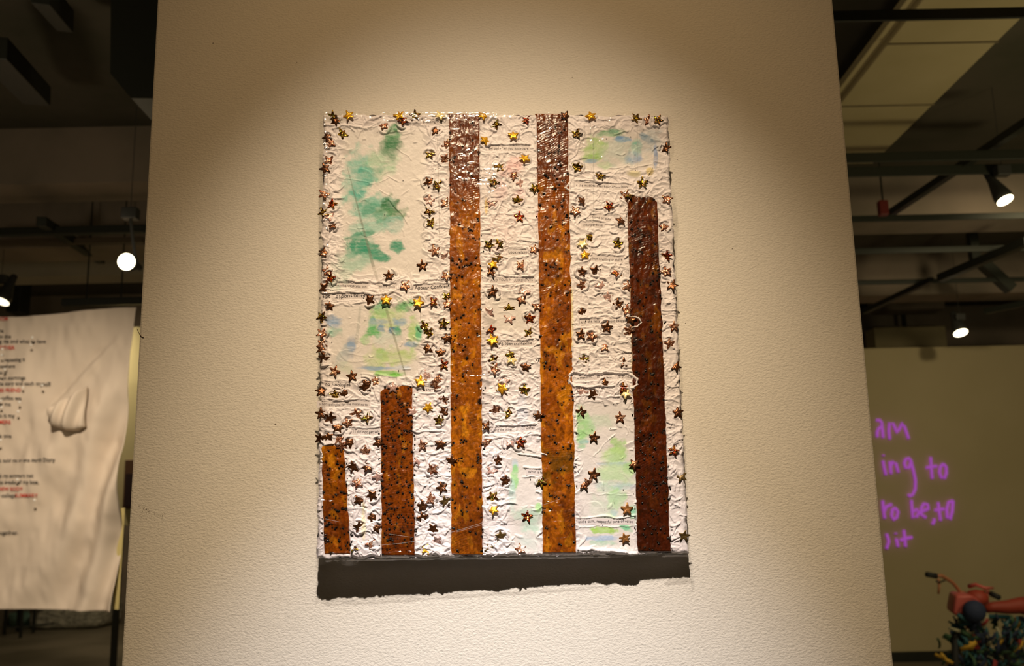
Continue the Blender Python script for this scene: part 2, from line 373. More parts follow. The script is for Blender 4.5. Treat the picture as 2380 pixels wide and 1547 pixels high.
# raised horizontal swathes between rows
for (x0, y0, x1, y1, w, h) in [(760,292,860,298,4,.004),(860,296,885,284,3.5,.0035),(905,283,985,290,3,.003),(985,290,1010,330,3,.003),
    (752,650,900,655,3,.004),(880,655,1045,650,3,.0035),(750,680,900,684,4,.0045),(900,684,1040,678,3,.003),(760,705,870,702,3,.003),
    (790,560,815,552,1.5,.002),(800,555,812,570,1.5,.002),(845,870,975,878,3,.003),(740,885,860,893,3,.0035),(975,895,1045,890,3,.0035),
    (1325,402,1550,398,3,.0035),(1420,390,1520,384,2,.003),(1330,920,1470,924,2.5,.003),(1345,1045,1400,1090,1.2,.0018),(1425,1010,1380,1060,1.6,.0028),
    (1360,1145,1470,1148,1.6,.0022),(1345,1200,1470,1204,2,.002),(1345,1276,1480,1286,5,.006),(1128,1020,1260,1010,3.5,.004),(1170,1010,1262,1008,2,.003),
    (1210,1052,1268,1062,2,.005),(1130,1180,1140,1290,3,.003),(1170,1240,1215,1290,2,.003),(965,1000,1042,1003,3,.004),(1128,690,1170,665,2,.002),
    (905,470,935,500,1.6,.003),(935,500,945,520,1.4,.003),(860,430,905,410,1.6,.0022),(905,410,925,425,1.6,.0022),(885,440,905,455,1.4,.002),(800,415,880,425,1.2,.0016),
    (1562,300,1600,1280,3,.0022),(820,510,790,640,1.5,.001),(925,345,958,378,1.4,.0028)]:
    ridge([(x0, y0), (x1, y1)], w, h, seed=int(x0 + y0))
HT = .0008 + (HT - .0008) * (1.22 - .35 * smooth)
# ridges and flat beds of the printed strips
for k, (x0, x1, yb, sl, txt, bold, loop, tone) in enumerate(STRIPS):
    ex = 8 if not loop else 10
    hz = (.0042 if (x1 - x0) > 60 else .0028) * (.75 + .5 * ((k * 37) % 10) / 10)
    top = [(x, yb - 13.0 + sl * (x - x0)) for x in np.linspace(x0 - ex, min(x1 + ex, 1480), 9)]
    bot = [(x, yb + 8.5 + sl * (x - x0)) for x in np.linspace(x0 - ex, min(x1 + ex, 1480), 9)]
    ridge(top, 3.0, hz * 1.1, 40 + k); ridge(bot, 2.6, hz * .8, 80 + k)
    if loop:
        ridge([top[0], (x0 - 13, yb - 3), bot[0]], 3, hz * 1.2, k); ridge([top[-1], (x1 + 13, yb - 3 + sl * (x1 - x0)), bot[-1]], 3, hz * 1.2, k)
    yy = GY - (yb + sl * (GX - x0))
    bed = sstep(x0 - 5, x0 - 2, GX) * (1 - sstep(x1 + 2, x1 + 5, GX)) * sstep(-10.5, -8, yy) * (1 - sstep(4.0, 6, yy))
    HT = HT * (1 - bed) + .0014 * bed
# the amber bars were laid over flattened paint
BQ = [(745,803,750,819,1031,1289),(881,961,884,968,893,1293),(1041,1117,1046,1126,262,1291),(1244,1322,1258,1342,262,1287),(1454,1530,1479,1562,455,1284)]
BARK = np.zeros_like(GX)
for (a0, a1, b0, b1, y0, y1) in BQ:
    w = ((GY - y0) / (y1 - y0)).clip(0, 1); xa = a0 + (b0 - a0) * w; xb = a1 + (b1 - a1) * w
    nn_ = 5 * (fbm(GX, GY, 12, 640, 2) - .5)
    k = sstep(xa + 1, xa + 5, GX + nn_) * (1 - sstep(xb - 5, xb - 1, GX + nn_)) * sstep(y0 + 2, y0 + 8, GY + nn_) * (1 - sstep(y1 - 2, y1 + 6, GY))
    HT = HT * (1 - k) + .0006 * k; BARK = np.maximum(BARK, k)
ridge([(1333,868),(1400,866),(1470,870),(1482,880),(1480,893),(1470,900),(1400,899),(1335,900),(1323,888),(1326,874),(1333,868)], 3.0, .0062, 5)
ridge([(1322,428),(1318,437),(1326,444)], 2.6, .005, 6); ridge([(1462,738),(1482,742),(1486,752),(1478,762),(1460,766)], 2.6, .0055, 7)
ridge([(1262,1054),(1272,1062)], 1.8, .005, 8); ridge([(1042,900),(1050,918)], 2.5, .004, 9)
# star beds: paint pushed up around each star
STH = []
for k, (x, y, kd, an) in enumerate(STARS):
    a, b = window(x, y, 5)
    r = np.hypot(GX[a, b] - x, GY[a, b] - y) < 11
    hloc = float(np.percentile(HT[a, b][r], 70)) if r.any() else .001
    STH.append(hloc)
    if smv(x, y) or x > 1560: continue
    a, b = window(x, y, 22); dx = WX[a, b] - x; dy = WY[a, b] - y; rr_ = np.hypot(dx, dy); th = np.arctan2(dy, dx)
    for q in range(3):
        a0 = random.uniform(-math.pi, math.pi); R = random.uniform(12, 18)
        g = np.exp(-((rr_ - R) / 2.2) ** 2) * np.exp(-((np.angle(np.exp(1j * (th - a0)))) / .55) ** 2)
        H_ = HT[a, b]; np.maximum(H_, hloc + g * random.uniform(.0018, .0038), out=H_, where=(g > .15) & (BARK[a, b] < .05))
rm1 = 1 - np.abs(2 * fbm(WX + 20 * fbm(GX, GY, 25, 33, 2), WY * 1.4, 16, 34, 4) - 1)
rough = (1 - .85 * smooth) * (1 - BARK)
HT = HT + rough * (.0014 * np.clip(rm1 - .72, 0, 1) / .28 * vnoise(GX, GY, 30, 35) + .0006 * (fbm(GX, GY, 9, 36, 3) - .5)) + .00022 * (fbm(GX, GY, 4, 31, 2) - .5)
# soften slightly, round the rim, wander the outline
K = HT.copy(); K[1:-1, 1:-1] = (HT[1:-1, 1:-1] * 10 + HT[:-2, 1:-1] + HT[2:, 1:-1] + HT[1:-1, :-2] + HT[1:-1, 2:]) / 14; HT = K
ed = np.minimum(np.minimum(s, 1 - s) * 840, np.minimum(t, 1 - t) * 1030)
HT = HT - .0045 * (1 - np.clip(ed / 7, 0, 1)) ** 2
wob = (fbm(GX * 0 + 50, GY, 26, 61, 3) - .5) * .006 * (np.abs(2 * s - 1) ** 10) * np.sign(s - .5)
wobz = (fbm(GX, GX * 0 + 9, 24, 63, 3) - .5) * .007 * (np.abs(2 * t - 1) ** 12) * -np.sign(t - .5)
PP = P0 + NN * HT[..., None] + EX * wob[..., None] + EZ * wobz[..., None]
# ---- pigments
base = np.array(s2l((238, 231, 233))); C = np.ones(GX.shape + (3,)) * base
C *= (1 - .05 * fbm(GX, GY, 60, 3, 3))[..., None]
sm3 = (smooth * .7)[..., None]; C = C * (1 - sm3) + np.array(s2l((224, 219, 214))) * sm3   # bare primed paper shows in the knifed-flat panels
scr = sstep(.30, .58, fbm(GX * 1.0, GY * 1.6, 26, 200, 4)); drag = .68 + .32 * vnoise(GX * .16 + .1 * GY, GY, 3.4, 210) ** .6
def pig(cx, cy, rx, ry, col, st=.8, ang=0, hard=.35, scrape=.42):
    global C
    a, b = window(cx, cy, max(rx, ry) * 1.7); c, q = math.cos(math.radians(ang)), math.sin(math.radians(ang))
    x = GX[a, b] - cx; y = GY[a, b] - cy; n = fbm(GX[a, b], GY[a, b], 16, int(cx + cy), 4)
    r = np.hypot((x * c + y * q) / rx, (-x * q + y * c) / ry) + (n - .5) * 1.1
    w = (1 - sstep(1 - hard * 1.2, 1 + hard * .6, r)) * min(1, st * 1.2) * (1 - scrape + scrape * scr[a, b]) * drag[a, b]
    w = w[..., None]; C[a, b] = C[a, b] * (1 - w) + np.array(s2l(col)) * w
G1, G2, T1, T2, B1, Y1_, Y2_ = (55,140,85), (40,115,70), (40,150,120), (130,195,180), (140,172,212), (172,212,132), (190,216,150)
for p in [(830,420,34,75,T2,.75,8),(838,560,30,60,T2,.5,0),(800,630,28,50,(170,200,185),.5,25),(870,480,45,30,T2,.8,-10),(888,380,34,60,(150,200,165),.6,40),
  (912,325,24,34,G1,1,10,.3,.3),(912,345,26,30,G2,.7,0,.4,.3),(872,400,25,12,T1,.5,-30),(846,408,26,26,(90,180,165),.8,0),(832,440,20,22,(90,180,165),.8),
  (870,490,36,26,T1,.6,20),(905,478,24,22,G2,1,20,.3,.2),(890,500,26,20,G1,.7),(930,500,14,20,(60,130,80),.6,50),(917,520,24,20,(110,180,170),.6),(870,520,30,25,T2,.6),
  (850,575,42,20,T1,1.1,5,.25,.1),(870,592,42,14,T1,1.1,12,.25,.1),(815,590,14,12,T1,.7),(922,575,17,15,T1,.95,0,.3,.1),(835,548,34,8,T1,.7,-12),(830,610,40,24,(170,205,190),.6),
  (778,748,20,16,B1,.9),(776,770,22,13,(110,185,165),.7),(940,712,26,16,(130,200,140),.9),(888,722,18,22,(140,200,160),.8),(905,740,46,26,Y1_,.6),(865,750,12,24,(130,195,160),.8),
  (880,748,26,7,B1,.7),(930,748,16,10,B1,.8),(870,770,24,14,(95,185,110),1),(885,765,10,8,(80,140,190),.9),(915,768,14,9,(70,125,180),1.0),(926,770,12,13,(80,170,120),.9),
  (960,775,14,36,Y1_,.9),(972,775,8,25,(90,190,140),.8),(955,800,22,7,B1,.9),(850,790,12,12,(150,205,140),.6),(895,790,40,20,(200,220,215),.5),(888,825,16,14,(120,200,110),.9),
  (925,830,36,24,Y2_,.9),(880,835,30,30,Y2_,.7),(875,855,36,5,B1,.8),(930,855,26,5,(180,205,230),.6),(900,868,36,7,(150,205,120),.8),(918,872,16,5,(110,190,70),.8),
  (815,805,14,30,(150,165,190),.6,20),(795,830,16,36,(180,195,200),.6,28),(818,806,10,12,B1,.7),(800,855,24,14,(200,215,190),.5),
  (1385,345,28,26,Y1_,.9),(1375,368,24,10,(140,195,90),.7),(1420,310,40,9,(140,190,150),.8,-4),(1428,306,18,6,(70,140,110),.7),(1448,324,24,7,(110,160,215),.9),(1478,345,14,22,(110,190,175),.9),
  (1470,368,20,14,(130,165,215),.8),(1372,374,20,5,B1,.8),(1410,385,20,8,(190,220,180),.6),(1440,350,50,35,(195,215,210),.5),(1512,330,30,30,(180,195,205),.5),(1523,365,5,30,(130,155,200),.7),
  (1500,320,22,9,(120,160,190),.6,35),(1350,990,12,40,(150,215,130),.95),(1368,985,16,24,(165,220,150),.8),(1352,1026,14,6,(140,190,215),.9),(1350,1038,14,7,(150,205,170),.7),
  (1400,980,40,18,(190,215,190),.5),(1435,1048,20,34,(160,210,120),.95,4,.25,.2),(1425,1060,34,22,(185,220,150),.7),(1435,1078,42,6,(165,195,225),.8),(1430,1100,44,22,(200,225,175),.8),
  (1462,1090,16,20,(165,215,130),.8),(1410,1130,36,14,(185,210,215),.6),(1450,1130,30,10,(170,195,225),.7),(1425,1165,16,34,(160,215,140),.85),(1440,1160,16,20,(165,215,150),.7),
  (1427,1192,10,10,(160,195,225),.7),(1470,1190,10,24,(130,205,170),.8),(1462,1212,12,10,(150,210,120),.8),(1400,1232,34,9,(165,210,95),.95,0,.2,.2),(1452,1224,20,9,(130,205,160),.85,25),
  (1395,1250,40,7,(170,195,225),.8),(1400,1262,34,7,(165,205,180),.7),(1197,1080,7,14,(175,205,225),.8),(1196,1112,9,34,(160,220,150),.95),(1190,1150,8,40,(190,220,215),.7),
  (1225,1195,40,16,(190,225,205),.7),(1235,1215,22,26,(180,220,200),.7),(1252,1180,10,12,(170,225,150),.8),(1215,960,14,50,(205,210,225),.6),(1228,1260,26,20,(205,225,220),.5),
  (1197,385,18,20,(238,196,196),.8),(1175,400,22,12,(236,205,205),.6),(1165,440,16,30,(236,208,212),.5),(1205,455,14,16,(240,200,205),.6),(1250,500,6,14,(230,180,190),.7),
  (1165,545,36,60,(236,214,214),.4),(840,1110,30,60,(238,222,222),.4),(845,1210,6,40,(240,225,170),.6),(1328,740,5,60,(240,225,160),.7),(1468,690,4,200,(240,226,190),.6),
  (1432,1105,46,60,(196,226,190),.5),(1410,1175,40,40,(205,225,205),.5),(1352,995,16,50,(165,215,150),.5),(1130,480,4,20,(235,200,110),.7),(1475,404,18,9,(215,205,130),.5),(1510,400,8,10,(215,190,90),.6),(760,280,60,8,(205,200,185),.5)]: pig(*p)
# faint fold lines and the long translucent diagonal tape
def pline(x0, y0, x1, y1, w0, w1, col, st):
    global C
    dx, dy = x1 - x0, y1 - y0; LL = math.hypot(dx, dy); u = ((GX - x0) * dx + (GY - y0) * dy) / LL / LL; v = np.abs((GX - x0) * dy - (GY - y0) * dx) / LL
    w = (1 - sstep((w0 + (w1 - w0) * u) * .5 - .5, (w0 + (w1 - w0) * u) * .5 + .8, v)) * (u > 0) * (u < 1) * st
    C = C * (1 - w[..., None]) + np.array(s2l(col)) * w[..., None]
pline(806, 384, 868, 620, 1, 7, (110,115,100), .50); pline(868, 620, 898, 715, 7, 3, (165,160,150), .4); pline(897, 716, 946, 884, 6, 3, (135,140,115), .5)
pline(1017, 325, 1022, 560, 1.2, 1.2, (150,140,130), .6); pline(1380, 300, 1378, 520, 1.2, 1.2, (150,150,150), .5); pline(838, 712, 828, 800, 5, 8, (170,175,170), .4)
pline(1481, 300, 1482, 400, 1, 1, (150,150,150), .4)
cre = np.clip((HT - .0016) / .003, 0, 1)
m_paint = mat('thick_white_acrylic', (.8, .8, .8), .5, spec=.35)
ca = N(m_paint, 'ShaderNodeVertexColor', layer_name='Col'); L(m_paint, ca.outputs[0], bsdf(m_paint).inputs['Base Color'])
add_bump(m_paint, 380, .25, .0008, 3)
paint = grid_mesh('impasto_layer', PP, m_paint, art, C)
paint['label'] = 'thick white impasto with green and blue smears'
# stretched canvas box behind the paint, thin painted sides
def side(depth, inset):
    q = [CTL, CTR, CBR, CBL]; c = ctr; out = []
    for dd in (.0045, depth):
        for p in q:
            v = p - c; out.append(c + v * (1 - inset / np.linalg.norm(v)) - NN * dd)
    return out
vs = side(.034, .004)
MB().add(vs, [(0,1,2,3),(7,6,5,4),(0,4,5,1),(1,5,6,2),(2,6,7,3),(3,7,4,0)]).build('canvas_stretcher', mat('canvas_side', (.62,.58,.52), .8), art)
# rolled rim of paint round the four edges
m_rim = m_paint
rim = []
for (A, B_, nrm) in ((CTL, CTR, EZ), (CTR, CBR, EX), (CBR, CBL, -EZ), (CBL, CTL, -EX)):
    n = 260; u = np.linspace(0, 1, n)[None, :]; k = np.linspace(0, 1, 9)[:, None]
    base_ = A + (B_ - A) * u[..., None]
    wav = (fbm(u * 900 + 0 * k, k * 26 + 0 * u + 40 * abs(nrm[0]), 14, 301, 3) - .35) * .0065
    dep = -.002 - .026 * k + 0 * u
    Pm = base_ + NN * dep[..., None] + nrm * (wav - .0012 + .0005 * np.sin(u * 60))[..., None]
    cc = np.ones(Pm.shape) * base
    rim.append(Pm)
rimnames = 'paint_rim'
for Pm in rim:
    o = grid_mesh(rimnames, Pm, m_paint, art, np.ones(Pm.shape) * base * .95)

# ------------------------------------------------------------------ amber bars
m_amb = mat('amber_resin_film', (.5, .2, .03), .24, spec=.5)
ca = N(m_amb, 'ShaderNodeVertexColor', layer_name='Col')
tcx = N(m_amb, 'ShaderNodeTexCoord'); nz = N(m_amb, 'ShaderNodeTexNoise'); nz.inputs['Scale'].default_value = 240; nz.inputs['Detail'].default_value = 8; nz.inputs['Distortion'].default_value = .5
mpn = N(m_amb, 'ShaderNodeMapping'); mpn.inputs['Scale'].default_value = (1, 1, .8); L(m_amb, tcx.outputs['Object'], mpn.inputs[0]); L(m_amb, mpn.outputs[0], nz.inputs['Vector'])
mr = N(m_amb, 'ShaderNodeMapRange'); mr.inputs[1].default_value = .3; mr.inputs[2].default_value = .7; mr.inputs[3].default_value = .6; mr.inputs[4].default_value = 1.35
L(m_amb, nz.outputs[0], mr.inputs[0])
mm = N(m_amb, 'ShaderNodeVectorMath', operation='SCALE'); L(m_amb, ca.outputs[0], mm.inputs[0]); L(m_amb, mr.outputs[0], mm.inputs['Scale'])
L(m_amb, mm.outputs[0], bsdf(m_amb).inputs['Base Color'])
bpn = N(m_amb, 'ShaderNodeBump'); bpn.inputs['Strength'].default_value = .6; bpn.inputs['Distance'].default_value = .0009
L(m_amb, nz.outputs[0], bpn.inputs['Height']); L(m_amb, bpn.outputs[0], bsdf(m_amb).inputs['Normal'])
m_seed = mat('black_seed', (.006, .0045, .003), .4, spec=.2)
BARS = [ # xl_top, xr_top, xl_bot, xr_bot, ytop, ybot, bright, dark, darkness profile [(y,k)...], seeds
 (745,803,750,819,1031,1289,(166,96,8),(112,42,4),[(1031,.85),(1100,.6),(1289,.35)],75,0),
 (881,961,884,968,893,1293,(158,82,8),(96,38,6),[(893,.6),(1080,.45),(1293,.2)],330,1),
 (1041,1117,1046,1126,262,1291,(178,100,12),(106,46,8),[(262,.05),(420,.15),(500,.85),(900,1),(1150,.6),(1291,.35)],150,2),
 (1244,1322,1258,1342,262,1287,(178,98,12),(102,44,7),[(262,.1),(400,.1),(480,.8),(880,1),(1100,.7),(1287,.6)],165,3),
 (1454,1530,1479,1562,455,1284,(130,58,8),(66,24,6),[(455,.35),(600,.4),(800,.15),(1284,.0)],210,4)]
rs = random.Random(21)
for (a0, a1, b0, b1, y0, y1, cb, cdk, prof, ns, k) in BARS:
    rN = int((y1 - y0) / 1.5); cN = 58
    u = np.linspace(0, 1, cN)[None, :]; v = np.linspace(0, 1, rN)[:, None]
    py = y0 + (y1 - y0) * v + 0 * u; w = (py - y0) / (y1 - y0)
    jl = (fbm(py, py * 0 + k * 7, 34, 400 + k, 4) - .5) * 6; jr = (fbm(py, py * 0 + k * 9, 30, 420 + k, 4) - .5) * 7
    xl_ = a0 + (b0 - a0) * w + jl; xr_ = a1 + (b1 - a1) * w + jr
    px = xl_ + (xr_ - xl_) * u
    if k in (0, 1, 4):   # ragged upper end
        py = py + (fbm(px, px * 0, 22, 440 + k, 3) - .5) * 22 * (1 - v) ** 6 + (12 * (2 * u - 1) ** 4) * (1 - v) ** 8
    e = np.minimum(np.minimum(u, 1 - u) * (a1 - a0), np.minimum(v, 1 - v) * (y1 - y0))
    wx = px + 22 * (fbm(px, py, 50, 500 + k, 3) - .5)
    n1 = fbm(wx * 2.2, py * .55, 26, 510 + k, 5); rdg = 1 - np.abs(2 * fbm(wx * 1.3, py * .8, 24, 530 + k, 4) - 1)
    ripple = np.sin((py + .35 * wx + 40 * fbm(px, py, 70, 555 + k, 2)) * 1.15) * sstep(.52, .62, fbm(px, py, 75, 560 + k, 2))
    hh = .0024 + .0009 * (rdg - .7) * 2 + .0006 * (n1 - .5) + .0005 * (fbm(px + 8 * n1, py, 9, 580 + k, 3) - .5) + .00012 * ripple
    hh = hh * sstep(-.5, 5, e) - .0022 * (1 - sstep(-.5, 5, e)) - .0035 * (1 - np.clip(e / 2.5, 0, 1)) ** 2
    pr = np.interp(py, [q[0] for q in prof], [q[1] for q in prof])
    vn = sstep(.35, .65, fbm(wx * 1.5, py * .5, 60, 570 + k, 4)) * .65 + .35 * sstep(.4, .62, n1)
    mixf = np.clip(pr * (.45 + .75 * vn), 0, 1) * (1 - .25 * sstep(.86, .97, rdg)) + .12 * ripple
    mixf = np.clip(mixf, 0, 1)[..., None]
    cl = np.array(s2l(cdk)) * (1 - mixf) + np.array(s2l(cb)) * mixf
    blot = sstep(.60, .70, fbm(px, py * .8, 34, 590 + k, 4))[..., None] * .5
    blot = np.clip(blot * 1.0, 0, .8); cl = cl * (1 - blot) + np.array(s2l((112, 48, 8))) * blot
    vein = sstep(.90, .985, 1 - np.abs(2 * fbm(wx * 1.1 + 9, py * .55, 30, 620 + k, 4) - 1))[..., None] * .32
    cl = cl * (1 - vein) + np.array(s2l((62, 26, 6))) * vein
    lite = (sstep(.60, .72, fbm(wx * 1.4, py * .7, 22, 640 + k, 4)) * np.clip(pr, 0, 1))[..., None] * .5
    cl = cl * (1 - lite) + np.array(s2l((226, 150, 24))) * lite
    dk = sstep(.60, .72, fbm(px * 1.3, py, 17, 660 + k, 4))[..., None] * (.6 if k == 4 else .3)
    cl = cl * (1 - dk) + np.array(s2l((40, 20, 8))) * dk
    if k == 3:
        g = (sstep(1030, 1060, py) * (1 - sstep(1110, 1160, py)) * sstep(.4, .6, fbm(px, py, 30, 601, 3)))[..., None] * .6
        cl = cl * (1 - g) + np.array(s2l((84, 64, 12))) * g
    SD = []
    for q in range(ns):
        wv = rs.random(); y = y0 + 6 + (y1 - y0 - 10) * wv; f_ = (y - y0) / (y1 - y0)
        uu = rs.uniform(.05, .97) if rs.random() < .90 else rs.choice((.0, 1.)) + rs.gauss(0, .015)
        x = (a0 + (b0 - a0) * f_) * (1 - uu) + (a1 + (b1 - a1) * f_) * uu
        for g in range(rs.choice((1, 1, 2, 3)) if k != 1 else 1):
            SD.append((x + rs.gauss(0, 3.5) * (g > 0), y + rs.gauss(0, 3.5) * (g > 0), rs.uniform(1.3, 3.4)))
    for (sx, sy, sr) in SD:
        i_ = int((sy - y0) / (y1 - y0) * rN); sl_ = slice(max(0, i_ - 8), i_ + 8)
        d_ = np.hypot(px[sl_] - sx, py[sl_] - sy); g = (np.exp(-(d_ / (sr * 1.15)) ** 2) * .8)[..., None]; cl[sl_] = cl[sl_] * (1 - g) + np.array(s2l((34, 20, 10))) * g
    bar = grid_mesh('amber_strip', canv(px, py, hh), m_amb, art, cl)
    bar['label'] = ['short golden-brown amber bar at the left edge', 'half-height amber bar thick with black seeds', 'full-height golden amber bar left of centre',
                    'full-height golden amber bar right of centre', 'dark reddish-brown amber bar on the right'][k]
    mb = MB(); ico = [(0,0,1),(.89,0,.45),(.28,.85,.45),(-.72,.53,.45),(-.72,-.53,.45),(.28,-.85,.45),(.72,.53,-.45),(-.28,.85,-.45),(-.89,0,-.45),(-.28,-.85,-.45),(.72,-.53,-.45),(0,0,-1)]
    icf = [(0,1,2),(0,2,3),(0,3,4),(0,4,5),(0,5,1),(1,6,2),(2,7,3),(3,8,4),(4,9,5),(5,10,1),(6,7,2),(7,8,3),(8,9,4),(9,10,5),(10,6,1),(11,7,6),(11,8,7),(11,9,8),(11,10,9),(11,6,10)]
    for (sx, sy, sr) in SD:
        c = canv(np.array(sx), np.array(sy), .0026 + rs.random() * .0006); sz = sr * .00058
        ax, ay, az = [rs.uniform(.6, 1.3) for _ in range(3)]
        mb.add([c + (EX * p[0] * ax * rs.uniform(.75, 1.2) + EZ * p[1] * ay * rs.uniform(.75, 1.2) + NN * p[2] * .6) * sz for p in ico], icf)
    tag(mb.build('seeds', m_seed, bar if False else art), kind='stuff')
# black crumbs strewn on the white
mb = MB()
for q in range(230):
    x = rs.uniform(985, 1480) if rs.random() < .8 else rs.uniform(750, 1590); y = rs.uniform(290, 1280)
    c = canv(np.array(x), np.array(y), .0026); sz = rs.uniform(.5, 1.3) * .00071
    mb.add([c + (EX * p[0] * rs.uniform(.5,1.4) + EZ * p[1] * rs.uniform(.5,1.4) + NN * p[2]) * sz for p in ico], icf)
tag(mb.build('crumbs', m_seed, art), kind='stuff')

# ------------------------------------------------------------------ printed strips
PAPER = mat('printed_paper', s2l((222, 214, 214)), .7)
inks = {}
def text_mesh(txt, bold=0):
    cu = D.curves.new('txt', 'FONT'); cu.body = txt; cu.size = 1; cu.resolution_u = 2
    if bold: cu.offset = .012
    to = D.objects.new('txt', cu); COL.objects.link(to); bpy.context.view_layer.update()
    me = D.meshes.new_from_object(to.evaluated_get(bpy.context.evaluated_depsgraph_get()))
    D.objects.remove(to); D.curves.remove(cu)
    n = len(me.vertices); co = np.zeros(n * 3); me.vertices.foreach_get('co', co); return me, co.reshape(-1, 3)
for (x0, x1, yb, sl, txt, bold, loop, tone) in STRIPS:
    xs = np.linspace(x0 - 5, x1 + 5, 12)[None, :]; ys = np.linspace(-10, 5.5, 4)[:, None]
    px = xs + 0 * ys; py = yb + ys + sl * (xs - x0) + .8 * np.sin(xs * .09)
    st = grid_mesh('paper_strip', canv(px, py, .00175 + 0 * px), PAPER, art)
    me, co = text_mesh(txt, bold)
    k = (x1 - x0) / (co[:, 0].max() - co[:, 0].min()); ky = min(max(k, 7.5), 12)
    px = x0 + (co[:, 0] - co[:, 0].min()) * k; py = yb - co[:, 1] * ky * 1.05 + sl * (px - x0) + .8 * np.sin(px * .09)
    co2 = canv(px, py, .0021 + 0 * px) - np.array(art.location)
    me.vertices.foreach_set('co', co2.ravel()); me.update(); me.name = 'lettering'
    if tone not in inks: inks[tone] = mat('ink_%d' % int(tone * 100), (tone * .45, tone * .38, tone * .4), .8)
    me.materials.clear(); link('lettering', me, inks[tone], st)

# ------------------------------------------------------------------ stars
def holo(name, cols, rough=.22, bumpk=1.0, metal=.9):
    m = mat(name, cols[0], rough, metal); tc = N(m, 'ShaderNodeTexCoord'); oi = N(m, 'ShaderNodeObjectInfo')
    ad = N(m, 'ShaderNodeVectorMath', operation='ADD'); cx = N(m, 'ShaderNodeCombineXYZ'); L(m, oi.outputs['Random'], cx.inputs[0]); L(m, oi.outputs['Random'], cx.inputs[1])
    L(m, tc.outputs['Object'], ad.inputs[0]); L(m, cx.outputs[0], ad.inputs[1])
    v = N(m, 'ShaderNodeTexVoronoi'); v.inputs['Scale'].default_value = 520; L(m, ad.outputs[0], v.inputs['Vector'])
    sp = N(m, 'ShaderNodeSeparateColor'); L(m, v.outputs['Color'], sp.inputs[0])
    r = N(m, 'ShaderNodeValToRGB'); r.color_ramp.interpolation = 'CONSTANT'
    while len(r.color_ramp.elements) < len(cols): r.color_ramp.elements.new(.5)
    for i, c in enumerate(cols): r.color_ramp.elements[i].position = i / len(cols); r.color_ramp.elements[i].color = (*c, 1)
    L(m, sp.outputs[0], r.inputs[0]); L(m, r.outputs[0], bsdf(m).inputs['Base Color'])
    if bumpk:
        g = N(m, 'ShaderNodeNewGeometry'); sb = N(m, 'ShaderNodeVectorMath', operation='SUBTRACT'); sb.inputs[1].default_value = (.5, .5, .5)
        sc = N(m, 'ShaderNodeVectorMath', operation='SCALE'); sc.inputs['Scale'].default_value = bumpk
        a2 = N(m, 'ShaderNodeVectorMath', operation='ADD'); nm = N(m, 'ShaderNodeVectorMath', operation='NORMALIZE')
        L(m, v.outputs['Color'], sb.inputs[0]); L(m, sb.outputs[0], sc.inputs[0]); L(m, g.outputs['Normal'], a2.inputs[0]); L(m, sc.outputs[0], a2.inputs[1])
        L(m, a2.outputs[0], nm.inputs[0]); L(m, nm.outputs[0], bsdf(m).inputs['Normal'])
    return m
def foil(name, c, rough, metal):
    m = mat(name, c, rough, metal); add_bump(m, 260, .6, .002, 2); return m
def q_(r, g, b): return s2l((r, g, b))
MST = {'d': foil('dark_reflection_foil', q_(112,70,42), .3, .75), 'c': holo('copper_foil', [q_(205,150,120), q_(150,85,55), q_(225,180,150), q_(110,60,35)], .3, .5, .6),  # dark and bright room reflections put into the mirror foils' colours
       'g': foil('gold_foil', q_(235,175,40), .32, .55), 'h': holo('gold_glitter_foil', [q_(105,62,22), q_(205,165,40), q_(70,40,16), q_(120,70,24), q_(55,28,12), q_(110,120,40), q_(250,215,110)], .25, .9, .7),
       'r': holo('red_glitter_foil', [q_(120,35,10), q_(200,60,20), q_(90,40,20), q_(215,150,60), q_(70,25,12)], .25, .8, .6),
       'p': foil('pale_pink_foil', q_(205,165,155), .35, .35), 'w': foil('white_flash_foil', q_(255,235,170), .25, .2),  # the white flash of some stars is put into their foil colour
       'o': foil('olive_brown_foil', q_(112,90,50), .35, .5), 'b': foil('matte_copper_foil', q_(165,112,60), .4, .4)}
def star_mesh(m, bend, name):
    vs = []; fs = []; R = .0106; ring = []
    for j in range(10):
        a = math.pi / 2 + j * math.pi / 5; r = R if j % 2 == 0 else R * .45
        if j % 2 == 0:
            for da in (-.09, .09): ring.append((math.cos(a + da) * r * .96, math.sin(a + da) * r * .96))
        else: ring.append((math.cos(a) * r, math.sin(a) * r))
    mid = [(x * .5, y * .5) for x, y in ring]
    def z(x, y): return bend[0] * x * x + bend[1] * y * y + bend[2] * x * y + bend[3] * y * abs(y)
    n = len(ring)
    for x, y in ring: vs.append((x, y, z(x, y)))
    for x, y in mid: vs.append((x, y, z(x, y) + .00006))
    vs.append((0, 0, .0001))
    for x, y in ring: vs.append((x, y, z(x, y) - .0004))
    for j in range(n):
        k = (j + 1) % n
        fs += [(j, k, n + k, n + j), (n + j, n + k, 2 * n), (j, 2 * n + 1 + j, 2 * n + 1 + k, k)]
    me = D.meshes.new(name); me.from_pydata(vs, [], fs); me.materials.append(m); me.update()
    me.polygons.foreach_set('use_smooth', [i % 3 != 2 for i in range(len(me.polygons))]); return me
BEND = [(22, -14, 0, 0), (-16, 20, 6, 0), (8, 26, -10, 14), (-24, -6, 12, -12)]
SM = {(k, b): star_mesh(m, BEND[b], 'star') for k, m in MST.items() for b in range(4)}
rs = random.Random(5)
LBL = {'g': 'bright gold star', 'w': 'star flashing white', 'p': 'pale pink star half under paint'}
